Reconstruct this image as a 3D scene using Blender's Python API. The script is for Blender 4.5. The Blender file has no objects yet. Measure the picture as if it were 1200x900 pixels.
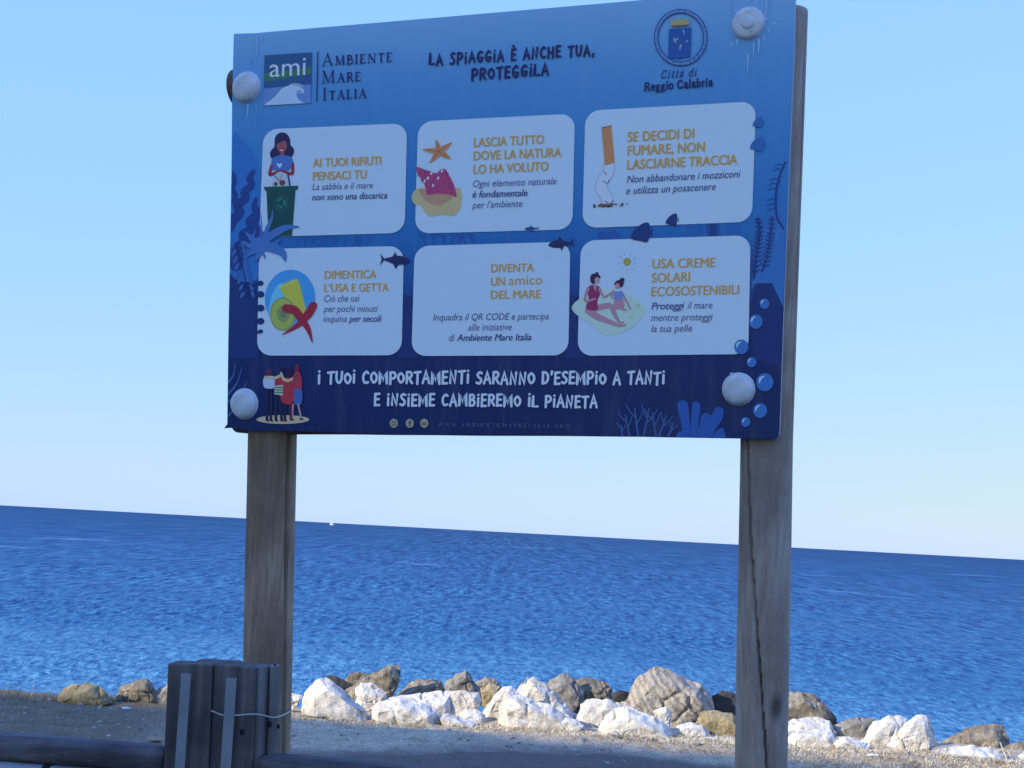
import bpy, bmesh, math, random
import numpy as np
from mathutils import Vector, noise
from mathutils.geometry import tessellate_polygon
R = math.radians
random.seed(11)
SC = bpy.context.scene
COL = SC.collection

# ---------------------------------------------------------------- camera
FPX, CX, CY = 1500.0, 600.0, 450.0          # focal length and centre in photo pixels (1200 x 900)
EYE = np.array([0.0, 0.0, 1.65])
ROLL = math.atan2(64, 1200)
PITCH = math.atan2((624.0 - CY) * math.cos(ROLL), FPX)
FW = np.array([0, math.cos(PITCH), math.sin(PITCH)])
_r0 = np.array([1.0, 0, 0]); _u0 = np.cross(_r0, FW)
RT = math.cos(ROLL) * _r0 + math.sin(ROLL) * _u0
UP = -math.sin(ROLL) * _r0 + math.cos(ROLL) * _u0
cam = bpy.data.cameras.new('camera'); camo = bpy.data.objects.new('camera', cam); COL.objects.link(camo)
from mathutils import Matrix
M = Matrix(((RT[0], UP[0], -FW[0], EYE[0]), (RT[1], UP[1], -FW[1], EYE[1]), (RT[2], UP[2], -FW[2], EYE[2]), (0, 0, 0, 1)))
camo.matrix_world = M
cam.sensor_width = 36; cam.lens = 36 * FPX / 1200; cam.clip_start = 0.05; cam.clip_end = 100000
SC.camera = camo

# ---------------------------------------------------------------- sky, sun, exposure
SUN_EL, SUN_AZ = 21.0, 238.0     # azimuth the light comes from, clockwise from +Y (behind the camera, to its left)
w = bpy.data.worlds.new('World'); SC.world = w; w.use_nodes = True
nt = w.node_tree; sky = nt.nodes.new('ShaderNodeTexSky'); sky.sky_type = 'NISHITA'
sky.sun_disc = False; sky.sun_elevation = R(SUN_EL); sky.sun_rotation = R(SUN_AZ)
sky.altitude = 0; sky.air_density = 1.0; sky.dust_density = 0.3; sky.ozone_density = 2.5
bg = nt.nodes['Background']; bg.inputs[1].default_value = 0.15
# per-channel curve on the whole dome; blue raised to light the shaded sign
sp = nt.nodes.new('ShaderNodeSeparateColor'); cb = nt.nodes.new('ShaderNodeCombineColor'); nt.links.new(sky.outputs[0], sp.inputs[0])
for i, (g_, k_) in enumerate(((.39, 1.29), (.19, 2.36), (-.32, 7.6))):
    pw = nt.nodes.new('ShaderNodeMath'); pw.operation = 'POWER'; nt.links.new(sp.outputs[min(i, 1)], pw.inputs[0]); pw.inputs[1].default_value = g_
    ml = nt.nodes.new('ShaderNodeMath'); ml.operation = 'MULTIPLY'; nt.links.new(pw.outputs[0], ml.inputs[0]); ml.inputs[1].default_value = k_
    nt.links.new(ml.outputs[0], cb.inputs[i])
nt.links.new(cb.outputs[0], bg.inputs[0])
sl = bpy.data.lights.new('sun', 'SUN'); sl.energy = 4.3; sl.angle = R(0.53); sl.color = (1.0, 0.90, 0.73)
so = bpy.data.objects.new('sun', sl); COL.objects.link(so)
SUND = np.array([math.sin(R(SUN_AZ)) * math.cos(R(SUN_EL)), math.cos(R(SUN_AZ)) * math.cos(R(SUN_EL)), math.sin(R(SUN_EL))])
so.rotation_euler = Vector(SUND).to_track_quat('Z', 'Y').to_euler(); so.location = (-30, -30, 40)
SC.view_settings.view_transform = 'Standard'; SC.view_settings.look = 'None'
SC.view_settings.exposure = 0.66; SC.view_settings.gamma = 1.0
SC.render.engine = 'CYCLES'; SC.cycles.max_bounces = 6

# ---------------------------------------------------------------- projection helpers (photo pixel <-> world)
def ray(x, y):
    return FW + RT * (x - CX) / FPX + UP * (CY - y) / FPX
def at(x, y, dist):                      # world point seen at pixel x, y at forward distance dist
    return EYE + ray(x, y) * dist
def on_z(x, y, z=0.0):
    d = ray(x, y); return EYE + d * ((z - EYE[2]) / d[2])

# ---------------------------------------------------------------- materials
def lin(c):
    c = c / 255.0
    return c / 12.92 if c <= .04045 else ((c + .055) / 1.055) ** 2.4
def mat(name, rgb=(.5, .5, .5), rough=.7, spec=.4, metal=0.0):
    m = bpy.data.materials.new(name); m.use_nodes = True
    b = m.node_tree.nodes['Principled BSDF']
    b.inputs['Base Color'].default_value = (*rgb, 1); b.inputs['Roughness'].default_value = rough
    b.inputs['Specular IOR Level'].default_value = spec; b.inputs['Metallic'].default_value = metal
    return m
class N:                                  # terse node helper
    def __init__(s, m): s.t = m.node_tree; s.b = s.t.nodes['Principled BSDF']
    def new(s, k, **kw):
        n = s.t.nodes.new(k)
        for a, v in kw.items(): setattr(n, a, v)
        return n
    def ln(s, a, b): s.t.links.new(a, b)
    def coord(s, scale=(1, 1, 1), out='Object', rot=(0, 0, 0), loc=(0, 0, 0)):
        c = s.new('ShaderNodeTexCoord'); m = s.new('ShaderNodeMapping')
        m.inputs['Scale'].default_value = scale; m.inputs['Rotation'].default_value = rot; m.inputs['Location'].default_value = loc
        s.ln(c.outputs[out], m.inputs[0]); return m.outputs[0]
    def geo(s, scale=(1, 1, 1), rot=(0, 0, 0), loc=(0, 0, 0)):
        c = s.new('ShaderNodeNewGeometry'); m = s.new('ShaderNodeMapping')
        m.inputs['Scale'].default_value = scale; m.inputs['Rotation'].default_value = rot; m.inputs['Location'].default_value = loc
        s.ln(c.outputs['Position'], m.inputs[0]); return m.outputs[0]
    def noise(s, v, sc, det=4, rough=.6, dist=0):
        n = s.new('ShaderNodeTexNoise'); n.inputs['Scale'].default_value = sc; n.inputs['Detail'].default_value = det
        n.inputs['Roughness'].default_value = rough; n.inputs['Distortion'].default_value = dist
        s.ln(v, n.inputs['Vector']); return n.outputs['Fac']
    def ramp(s, f, stops, interp='LINEAR'):
        r = s.new('ShaderNodeValToRGB'); e = r.color_ramp.elements; r.color_ramp.interpolation = interp
        while len(e) < len(stops): e.new(.5)
        for i, (p, c) in enumerate(stops):
            e[i].position = p; e[i].color = (*c, 1) if isinstance(c, tuple) else (c, c, c, 1)
        s.ln(f, r.inputs[0]); return r.outputs[0]
    def mix(s, f, a, b, mode='MIX'):
        m = s.new('ShaderNodeMix', data_type='RGBA', blend_type=mode)
        for i, v in ((0, f), (6, a), (7, b)):
            if hasattr(v, 'is_linked'): s.ln(v, m.inputs[i])
            elif i == 0: m.inputs[0].default_value = v
            else: m.inputs[i].default_value = (*v, 1)
        return m.outputs[2]
    def math(s, op, a, b=0.0, clamp=False):
        m = s.new('ShaderNodeMath', operation=op, use_clamp=clamp)
        for i, v in ((0, a), (1, b)):
            if hasattr(v, 'is_linked'): s.ln(v, m.inputs[i])
            else: m.inputs[i].default_value = v
        return m.outputs[0]
    def bump(s, h, strength=.4, dist=.02, prev=None):
        b = s.new('ShaderNodeBump'); b.inputs['Strength'].default_value = strength; b.inputs['Distance'].default_value = dist
        s.ln(h, b.inputs['Height'])
        if prev is not None: s.ln(prev, b.inputs['Normal'])
        s.ln(b.outputs[0], s.b.inputs['Normal']); return b.outputs[0]
    def color(s, c): s.ln(c, s.b.inputs['Base Color'])

# ---------------------------------------------------------------- objects
def wloc(o):
    v = np.zeros(3)
    while o: v = v + np.array(o.location); o = o.parent
    return v
def link(name, me, m, parent=None, origin=None, smooth=False):
    """mesh given in world coordinates; gets an origin of its own and hangs under parent"""
    n = len(me.vertices); co = np.empty(n * 3); me.vertices.foreach_get('co', co); co = co.reshape(-1, 3)
    if origin is None:
        c = (co.min(0) + co.max(0)) / 2
        origin = np.array([c[0], c[1], co[:, 2].min()]) if parent is None else c
    origin = np.array(origin, float)
    me.vertices.foreach_set('co', (co - origin).ravel())
    if m:
        for x in (m if isinstance(m, (list, tuple)) else [m]): me.materials.append(x)
    if smooth: me.polygons.foreach_set('use_smooth', [True] * len(me.polygons))
    me.update()
    o = bpy.data.objects.new(name, me); COL.objects.link(o)
    if parent: o.parent = parent
    o.location = origin - (wloc(parent) if parent else 0)
    return o
def mesh(name, vs, fs, m, parent=None, origin=None, smooth=False):
    me = bpy.data.meshes.new(name); me.from_pydata([tuple(map(float, v)) for v in vs], [], fs); me.update()
    return link(name, me, m, parent, origin, smooth)
def from_bm(name, bm, m, parent=None, origin=None, smooth=False):
    me = bpy.data.meshes.new(name); bm.to_mesh(me); bm.free()
    return link(name, me, m, parent, origin, smooth)
def tag(o, label=None, cat=None, group=None, kind=None):
    for k, v in (('label', label), ('category', cat), ('group', group), ('kind', kind)):
        if v: o[k] = v
    return o
def empty(name, loc, label, cat, group=None):
    o = bpy.data.objects.new(name, None); COL.objects.link(o); o.location = loc; o.empty_display_size = .2
    return tag(o, label, cat, group)
def bez(pts, n=6, closed=False):          # Catmull-Rom through the points
    P = [np.array(p, float) for p in pts]; L = len(P); out = []
    rng = range(L) if closed else range(L - 1)
    for i in rng:
        if closed: a, b, c, d = P[i - 1], P[i], P[(i + 1) % L], P[(i + 2) % L]
        else: a, b, c, d = P[max(i - 1, 0)], P[i], P[i + 1], P[min(i + 2, L - 1)]
        for k in range(n):
            t = k / n
            out.append(.5 * ((2 * b) + (c - a) * t + (2 * a - 5 * b + 4 * c - d) * t * t + (3 * b - a - 3 * c + d) * t ** 3))
    if not closed: out.append(P[-1])
    return out
def tube(path, rad, seg=8):               # verts, faces of a tube along a world path
    vs, fs = [], []; n = len(path)
    prev = None
    for i, p in enumerate(path):
        p = np.array(p, float)
        t = np.array(path[min(i + 1, n - 1)]) - np.array(path[max(i - 1, 0)]); t = t / (np.linalg.norm(t) + 1e-9)
        if prev is None:
            a = np.array([0, 0, 1.0]) if abs(t[2]) < .9 else np.array([1.0, 0, 0])
            prev = np.cross(t, a)
        s = prev - t * (prev @ t); s /= np.linalg.norm(s); prev = s; q = np.cross(t, s)
        r = rad[i] if hasattr(rad, '__len__') else rad
        for k in range(seg):
            a = 2 * math.pi * k / seg; vs.append(p + (s * math.cos(a) + q * math.sin(a)) * r)
    for i in range(n - 1):
        for k in range(seg):
            k2 = (k + 1) % seg; fs.append((i * seg + k, i * seg + k2, (i + 1) * seg + k2, (i + 1) * seg + k))
    fs.append(tuple(range(seg))[::-1]); fs.append(tuple(range((n - 1) * seg, n * seg)))
    return vs, fs
# ================================================================ SETTING: ground, sea, building that shades the foreground
SEA_Z = -1.1
def shore_y(x):                           # where the bank drops to the water
    return 11.9 + .12 * math.sin(x * .9) + .1 * math.sin(x * 2.3 + 1) - max(0, (-x - 3.2)) * .12
def ground_h(x, y):
    h = .028 * noise.noise(Vector((x * .8, y * .8, 0))) + .012 * noise.noise(Vector((x * 4, y * 4, 3)))
    if y < 5: h *= .3
    # low ragged lip of litter and soil in front of the boulders
    b = math.exp(-((y - 10.55 - .12 * math.sin(x * 1.7)) / .28) ** 2)
    h += b * (.03 + .045 * noise.noise(Vector((x * 1.3, y * 2, 7))))
    if y > 8: h += .016 * noise.noise(Vector((x * 9, y * 9, 1)))
    s = shore_y(x)
    if y > s: h -= (y - s) * .75
    return max(h, -4)
gx = sorted(set([-400, -150, -60, -30, -16, -11] + list(np.arange(-8, 8.01, .07)) + [11, 16, 30, 60, 150, 400]))
gy = sorted(set([-400, -120, -40, -15, -6, -2] + list(np.arange(0, 8, .25)) + list(np.arange(8, 12.6, .05)) + [13, 14, 15, 17]))
vs = [(x, y, ground_h(x, y)) for y in gy for x in gx]; nx = len(gx)
fs = [(j * nx + i, j * nx + i + 1, (j + 1) * nx + i + 1, (j + 1) * nx + i) for j in range(len(gy) - 1) for i in range(nx - 1)]
m = mat('packed earth and asphalt', rough=.95, spec=.15); n = N(m)
g = n.geo(); big = n.noise(g, .7, 3); mid = n.noise(g, 5, 5, .65); fine = n.noise(g, 45, 4, .7); vf = n.noise(g, 160, 2, .6)
soil = n.ramp(mid, [(.3, (.34, .25, .15)), (.5, (.52, .40, .25)), (.68, (.68, .55, .37))])
soil = n.mix(.55, soil, n.ramp(fine, [(.34, (.11, .085, .055)), (.5, (.36, .29, .20)), (.64, (.66, .57, .43))]))
asph = n.mix(.5, n.ramp(fine, [(.3, (.10, .08, .066)), (.7, (.19, .158, .128))]), n.ramp(mid, [(.3, (.11, .09, .072)), (.7, (.18, .15, .122))]))
sep = n.new('ShaderNodeSeparateXYZ'); n.ln(g, sep.inputs[0])
# worn asphalt near, loose soil towards the boulders; the border wanders
yy = n.math('ADD', sep.outputs[1], n.math('MULTIPLY', n.math('SUBTRACT', big, .5), .9))
xr = n.math('MULTIPLY', n.math('ABSOLUTE', n.math('ADD', sep.outputs[0], -0.6)), .38)
f = n.math('ADD', n.math('MULTIPLY', n.math('SUBTRACT', n.math('ADD', yy, xr), 10.30), 2.2), .5, True)
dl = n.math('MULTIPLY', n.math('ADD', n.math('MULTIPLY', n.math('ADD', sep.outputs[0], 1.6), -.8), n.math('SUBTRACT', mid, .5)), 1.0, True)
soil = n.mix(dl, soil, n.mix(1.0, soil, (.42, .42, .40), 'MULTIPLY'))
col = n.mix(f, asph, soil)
peb = n.new('ShaderNodeTexVoronoi'); peb.inputs['Scale'].default_value = 26; n.ln(g, peb.inputs['Vector'])
pm = n.ramp(peb.outputs['Distance'], [(.10, 1.0), (.22, 0.0)])
pf = n.math('MULTIPLY', pm, n.ramp(n.noise(g, 9, 2), [(.55, 0.0), (.62, 1.0)]))
col = n.mix(n.math('MULTIPLY', pf, .35), col, (.42, .36, .28))
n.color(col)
nb = n.bump(fine, .45, .02); n.bump(vf, .4, .006, nb)
o = mesh('ground', vs, fs, m, origin=(0, 0, 0), smooth=True); tag(o, 'packed earth and worn asphalt strip running down to the boulders', kind='structure')

# ---- sea: a fan of real waves, fine towards the camera, out to the horizon
hz = EYE[2] - SEA_Z
rows = [hz / math.tan(a) for a in np.arange(math.atan(hz / 12.2), .0009, -.00062)] + [4000, 8000, 20000, 60000]
cols = list(np.linspace(-75, -27, 50)) + list(np.linspace(-26, 26, 760)) + list(np.linspace(27, 75, 50))
rr = np.array(rows)[:, None]; aa = np.radians(np.array(cols))[None, :]
SX, SY = rr * np.sin(aa), rr * np.cos(aa)
rng = np.random.RandomState(4)
Zs = np.zeros_like(SX)
cell_r = np.gradient(np.array(rows))[:, None] + 0 * SX
for k in range(110):
    lam = .16 * (1.6 / .16) ** (rng.rand()) * (1 if k % 5 else 3.0)
    th = rng.normal(-.35, .55) + math.pi / 2
    kx, ky = 2 * math.pi / lam * math.cos(th), 2 * math.pi / lam * math.sin(th)
    amp = .0030 * lam ** .8
    att = np.clip(lam / (cell_r * 1.1), 0, 1) ** .5
    ph = kx * SX + ky * SY + rng.rand() * 6.28 + .8 * np.sin(SX * .31 * (1 + .3 * rng.rand()) + SY * .23)
    Zs += amp * att * (1 - 2 * np.abs(np.sin(ph / 2))) if k % 3 == 0 else amp * att * np.sin(ph)
gust = .75 + .35 * np.sin(SX * .05 + 1 + .8 * np.sin(SY * .07)) * np.sin(SY * .09 + SX * .02)
Zs *= gust * np.where(rr < 3000, 1, 0)
V = np.stack([SX, SY, Zs + SEA_Z], -1).reshape(-1, 3); ncol = len(cols); nrow = len(rows)
idx = np.arange(nrow * ncol).reshape(nrow, ncol)
F = np.stack([idx[:-1, :-1], idx[:-1, 1:], idx[1:, 1:], idx[1:, :-1]], -1).reshape(-1, 4)
me = bpy.data.meshes.new('sea'); me.vertices.add(len(V)); me.vertices.foreach_set('co', V.ravel())
me.loops.add(F.size); me.loops.foreach_set('vertex_index', F.ravel()); me.polygons.add(len(F))
me.polygons.foreach_set('loop_start', np.arange(0, F.size, 4)); me.polygons.foreach_set('loop_total', np.full(len(F), 4)); me.update()
m = mat('sea water', rough=.22, spec=.22); n = N(m); g = n.geo()
sep = n.new('ShaderNodeSeparateXYZ'); n.ln(g, sep.inputs[0])
ln_ = n.new('ShaderNodeVectorMath', operation='LENGTH'); n.ln(g, ln_.inputs[0]); dist = ln_.outputs['Value']
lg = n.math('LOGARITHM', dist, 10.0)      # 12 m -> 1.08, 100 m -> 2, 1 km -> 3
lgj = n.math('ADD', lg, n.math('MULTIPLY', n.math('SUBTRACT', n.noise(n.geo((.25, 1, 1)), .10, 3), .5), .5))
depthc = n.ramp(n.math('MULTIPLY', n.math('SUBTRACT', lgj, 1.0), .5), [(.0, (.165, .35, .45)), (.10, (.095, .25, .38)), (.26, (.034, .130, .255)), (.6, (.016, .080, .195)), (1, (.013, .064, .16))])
# chop: noise bands stretching with distance; feed bump and painted wave shading
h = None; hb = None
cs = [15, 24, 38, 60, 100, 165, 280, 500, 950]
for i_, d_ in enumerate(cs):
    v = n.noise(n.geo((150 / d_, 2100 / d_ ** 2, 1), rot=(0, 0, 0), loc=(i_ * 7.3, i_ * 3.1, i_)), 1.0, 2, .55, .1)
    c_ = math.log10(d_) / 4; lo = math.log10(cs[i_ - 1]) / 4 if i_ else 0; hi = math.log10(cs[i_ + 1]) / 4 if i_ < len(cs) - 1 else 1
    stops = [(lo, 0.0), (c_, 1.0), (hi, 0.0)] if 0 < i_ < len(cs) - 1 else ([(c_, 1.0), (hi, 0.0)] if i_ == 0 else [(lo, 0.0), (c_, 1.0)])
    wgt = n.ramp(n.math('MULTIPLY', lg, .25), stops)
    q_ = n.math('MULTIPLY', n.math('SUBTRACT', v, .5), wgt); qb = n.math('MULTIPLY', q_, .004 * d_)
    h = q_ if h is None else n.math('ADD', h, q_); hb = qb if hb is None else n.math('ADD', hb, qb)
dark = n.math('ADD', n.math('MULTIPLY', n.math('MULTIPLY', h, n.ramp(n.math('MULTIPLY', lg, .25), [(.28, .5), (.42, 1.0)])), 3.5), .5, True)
c2 = n.mix(dark, n.mix(1.0, depthc, (.40, .50, .66), 'MULTIPLY'), n.mix(1.0, depthc, (1.75, 1.55, 1.3), 'MULTIPLY'))  # light and dark wave facets painted into the water colour
# pale current slicks
def streak(p, q, wd):
    a, b = on_z(*p, SEA_Z), on_z(*q, SEA_Z); d = b - a; L = math.hypot(d[0], d[1]); th = math.atan2(d[1], d[0]); mid_ = (a + b) / 2
    vm = n.new('ShaderNodeVectorMath', operation='SUBTRACT'); n.ln(g, vm.inputs[0]); vm.inputs[1].default_value = tuple(mid_)
    mp = n.new('ShaderNodeMapping'); mp.inputs['Rotation'].default_value = (0, 0, -th); n.ln(vm.outputs[0], mp.inputs[0])
    s2 = n.new('ShaderNodeSeparateXYZ'); n.ln(mp.outputs[0], s2.inputs[0])
    u = n.math('DIVIDE', s2.outputs[0], L / 2); v = n.math('DIVIDE', n.math('ADD', s2.outputs[1], n.math('MULTIPLY', n.math('SUBTRACT', n.noise(g, 6.0 / L, 4), .5), wd * 3)), wd)
    r2 = n.math('ADD', n.math('MULTIPLY', u, u), n.math('MULTIPLY', v, v))
    return n.math('SUBTRACT', 1.0, r2, True)
st = streak((52, 631), (132, 632.5), 3.2)
for a in (((-30, 638), (34, 642), 2), ((455, 657), (530, 664), 1.6), ((915, 686), (1100, 705), 0.55), ((905, 672), (1010, 677), 1.5), ((560, 640), (660, 643), 2.5), ((1080, 672), (1190, 676), 2.0)):
    st = n.math('MAXIMUM', st, streak(*a))
st = n.math('MULTIPLY', st, n.ramp(n.noise(n.geo((.6, 2, 1)), 1.2, 3, .7), [(.3, .15), (.6, .75)]))
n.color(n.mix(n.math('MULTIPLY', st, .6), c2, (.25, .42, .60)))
nb = n.bump(hb, 1.0, .8)
# rough open water never turns into a mirror: cap its reflection
df = n.new('ShaderNodeBsdfDiffuse'); gl = n.new('ShaderNodeBsdfGlossy'); gl.inputs['Roughness'].default_value = .25; fz = n.new('ShaderNodeFresnel'); fz.inputs['IOR'].default_value = 1.33; ms = n.new('ShaderNodeMixShader')
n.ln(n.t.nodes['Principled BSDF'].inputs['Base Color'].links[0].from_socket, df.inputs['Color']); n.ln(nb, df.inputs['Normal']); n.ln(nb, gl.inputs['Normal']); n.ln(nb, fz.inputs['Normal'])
n.ln(n.math('MULTIPLY', fz.outputs[0], .09), ms.inputs[0]); n.ln(df.outputs[0], ms.inputs[1]); n.ln(gl.outputs[0], ms.inputs[2]); n.ln(ms.outputs[0], n.t.nodes['Material Output'].inputs['Surface'])
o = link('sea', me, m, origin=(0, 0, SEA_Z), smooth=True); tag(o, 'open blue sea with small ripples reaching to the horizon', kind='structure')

# ---- apartment building behind the camera whose shade lies over the sign and the strip
A_, B_ = on_z(100, 822), on_z(940, 891)
def building():
    Hb = 12.0; off = -SUND[:2] / SUND[2] * -Hb
    d = (B_ - A_)[:2]; d /= np.linalg.norm(d); nrm = np.array([d[1], -d[0]])      # nrm points away from the sea
    p0 = A_[:2] + off
    L0, L1, D = -3.0, 16.0, 8.0
    base = p0 + nrm * 0.0
    c = base + d * (L0 + L1) / 2
    t = empty('apartment_building', (c[0], c[1], 0), 'white three storey house across the road, its shade over the sign', 'building')
    wallm = mat('ochre render', (.74, .71, .66), .9, .2); nn = N(wallm); nn.color(nn.ramp(nn.noise(nn.geo(), .8, 5), [(.3, (.74, .73, .71)), (.7, (.84, .83, .81))]))
    roofm = mat('roof tile', (.35, .17, .11), .85, .2); glass = mat('window glass', (.04, .05, .06), .08, .5); fr = mat('window frame', (.7, .69, .66), .6, .3)
    def P(u, v, z): q = base + d * u + nrm * v; return (q[0], q[1], z)
    def box(u0, u1, v0, v1, z0, z1, name, m_, par):
        v = [P(u, vv, z) for z in (z0, z1) for vv in (v0, v1) for u in (u0, u1)]
        return mesh(name, v, [(0, 1, 3, 2), (4, 6, 7, 5), (0, 4, 5, 1), (2, 3, 7, 6), (0, 2, 6, 4), (1, 5, 7, 3)], m_, par)
    box(L0, L1, .4, D, -.1, Hb - .25, 'wall', wallm, t)
    box(L0 - .3, L1 + .3, 0, D + .4, Hb - .247, Hb, 'roof', roofm, t)
    k = 0
    for fl in range(3):
        for u in np.arange(L0 + 2, L1 - 2, 3.4):
            z = 1.2 + fl * 3.6
            w_ = box(u, u + 1.2, .36, .398, z, z + 1.5, 'window', fr, t)
            for s in (0, 1): box(u + .06 + s * .56, u + .06 + s * .56 + .52, .345, .357, z + .07, z + 1.43, 'pane', glass, w_)
building()
# ================================================================ THE SIGN
BO = np.array([-1.03184091, 4.65152129, 1.97996061])
def _rot(a, b, c):
    Rz = np.array([[math.cos(a), -math.sin(a), 0], [math.sin(a), math.cos(a), 0], [0, 0, 1]])
    Rx = np.array([[1, 0, 0], [0, math.cos(b), -math.sin(b)], [0, math.sin(b), math.cos(b)]])
    Ry = np.array([[math.cos(c), 0, math.sin(c)], [0, 1, 0], [-math.sin(c), 0, math.cos(c)]])
    return Rz @ Rx @ Ry
BR = _rot(-3.29148729e-01, 1.04962869e-01, 4.26882430e-04)
BX, BN, BZ = BR[:, 0], -BR[:, 1], BR[:, 2]           # along the board, towards the viewer, up the board
def on_board(x, y, lift=0.0):                         # point of the board's face, lifted off it
    d = ray(x, y); o = BO + BN * lift
    return EYE + d * ((o - EYE) @ BN / (d @ BN))
def face(x, y, lift):                                 # same point of the board, then lifted straight off it
    return on_board(x, y) + BN * lift
ARTS = [0]
def lift(layer, art, k):                              # every printed shape lies a hair above the one before
    return layer * .0008 + (art % 3) * .00022 + (k % 70) * .000003
BASE = np.array([-.05, 4.45, 0.0])
SIGN = empty('information_board', BASE, 'big blue illustrated Italian beach notice board on two timber posts', 'sign')
WHITE_SHOWN = (118, 151, 205)                         # how the white of the print looks in this shade
INKS = {}
def ink(rgb, rough=.42, k=.80):
    """printed colour: the photograph's colour taken relative to the print's white"""
    key = (tuple(rgb), rough)
    if key not in INKS:
        a = tuple(max(.004, min(.96, lin(c) / lin(wc) * kk * k)) for c, wc, kk in zip(rgb, WHITE_SHOWN, (1.06, 1.18, 1.19)))
        INKS[key] = mat('print ink', a, rough, .35)
    return INKS[key]

def clampb(p):                                        # nothing is printed past the sheet's edges
    x, y = float(p[0]), float(p[1])
    y = min(y, np.interp(x, [266, 286, 340, 400, 480, 600, 640, 700, 780, 868, 913], [500.6, 502.8, 504.4, 506.4, 508.2, 508.6, 509, 510.2, 512, 513.4, 513.4]))
    x = max(x, np.interp(y, [39, 120, 200, 270, 400, 497], [274.4, 272.4, 271.6, 270.4, 267.9, 266.7])); x = min(x, np.interp(y, [-16, 60, 180, 280, 400, 500], [932, 930, 925, 921, 916.4, 913]))
    return (x, y)
class Art:
    """flat shapes collected in photo pixels, laid on the board's face as one mesh"""
    def __init__(s, layer): s.v = []; s.f = []; s.m = []; s.mats = []; s.layer = layer; s.k = 0; ARTS[0] += 1; s.no = ARTS[0]
    def mi(s, rgb):
        k = ink(rgb)
        if k not in s.mats: s.mats.append(k)
        return s.mats.index(k)
    def tris(s, pts, tr, rgb):
        z = lift(s.layer, s.no, s.k); s.k += 1; b = len(s.v); mi = s.mi(rgb); pts = [clampb(p) for p in pts]
        s.v += [face(p[0], p[1], z) for p in pts]
        for t in tr:
            a, c, d = pts[t[0]], pts[t[1]], pts[t[2]]
            cr = (c[0] - a[0]) * (d[1] - a[1]) - (c[1] - a[1]) * (d[0] - a[0])
            s.f.append(tuple(b + i for i in (t if cr < 0 else t[::-1]))); s.m.append(mi)
        return s
    def poly(s, pts, rgb):
        tr = tessellate_polygon([[Vector((p[0], p[1], 0)) for p in pts]]); return s.tris(pts, tr, rgb)
    def blob(s, pts, rgb, n=6): return s.poly(bez(pts, n, True), rgb)
    def disc(s, x, y, rx, ry, rgb, rot=0, n=28):
        c, q = math.cos(rot), math.sin(rot)
        return s.poly([(x + rx * math.cos(a) * c - ry * math.sin(a) * q, y + rx * math.cos(a) * q + ry * math.sin(a) * c) for a in np.linspace(0, 2 * math.pi, n, False)], rgb)
    def stroke(s, pts, wd, rgb, smooth=True, cap=True):
        """wd: a width or a list along the stroke"""
        if smooth and len(pts) > 2: pts = bez(pts, 6)
        P = [np.array(p[:2], float) for p in pts]; n = len(P)
        W = np.interp(np.linspace(0, 1, n), np.linspace(0, 1, len(wd)), wd) if hasattr(wd, '__len__') else np.full(n, wd, float)
        L, Rr = [], []
        for i in range(n):
            t = P[min(i + 1, n - 1)] - P[max(i - 1, 0)]; t = t / (np.linalg.norm(t) + 1e-9); q = np.array([-t[1], t[0]]) * W[i] / 2
            if 0 < i < n - 1 and not smooth:
                a = P[i] - P[i - 1]; b = P[i + 1] - P[i]; cs = (a @ b) / (np.linalg.norm(a) * np.linalg.norm(b) + 1e-9)
                q = q / max(.5, math.sqrt((1 + cs) / 2))
            L.append(P[i] + q); Rr.append(P[i] - q)
        pts2 = L + Rr; tr = []
        for i in range(n - 1): tr += [(i, i + 1, n + i), (i + 1, n + i + 1, n + i)]
        s.tris(pts2, tr, rgb)
        if cap:
            for i in (0, n - 1):
                if W[i] > .6: s.disc(*P[i], W[i] / 2, W[i] / 2, rgb, n=10)
        return s
    def build(s, name, parent):
        me = bpy.data.meshes.new(name); me.from_pydata([tuple(v) for v in s.v], [], s.f)
        for k in s.mats: me.materials.append(k)
        me.polygons.foreach_set('material_index', s.m)
        return link(name, me, None, parent)

# ---- type: Blender's built-in face for the sans serif lines, drawn strokes for the marker and serif ones
_cache = {}
def glyph_mesh(body, shear, bold):
    k = (body, shear, bold)
    if k not in _cache:
        cu = bpy.data.curves.new('t', 'FONT'); cu.body = body; cu.shear = shear; cu.offset = bold; cu.resolution_u = 3; cu.size = 1
        ob = bpy.data.objects.new('t', cu); COL.objects.link(ob); dg = bpy.context.evaluated_depsgraph_get()
        me = bpy.data.meshes.new_from_object(ob.evaluated_get(dg)); co = np.array([v.co[:2] for v in me.vertices]); tr = []
        me.calc_loop_triangles(); tr = [tuple(t.vertices) for t in me.loop_triangles]
        bpy.data.objects.remove(ob); bpy.data.curves.remove(cu); bpy.data.meshes.remove(me)
        _cache[k] = (co, tr)
    return _cache[k]
CAPH = None
def sans(art, body, x0, y0, x1, y1, cap, rgb, shear=0.0, bold=0.0):
    """bold: thickening as a share of the cap height, by overprinting"""
    global CAPH
    if CAPH is None: CAPH = glyph_mesh('H', 0, 0)[0][:, 1].max()
    co, tr = glyph_mesh(body, shear, 0.0); lo, hi = co[:, 0].min(), co[:, 0].max()
    up = np.array([.017 + .018 * (x0 - 270) / 650, -1.0]) * cap / CAPH; ax = np.array([x1 - x0, y1 - y0]) / (hi - lo)
    pts = [np.array([x0, y0]) + ax * (c[0] - lo) + up * c[1] for c in co]
    art.tris(pts, tr, rgb)
    if bold > .01:
        for dx in (-.5, .5): art.tris([p + np.array([dx * bold * cap, .12 * dx * bold * cap]) for p in pts], tr, rgb)
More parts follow.
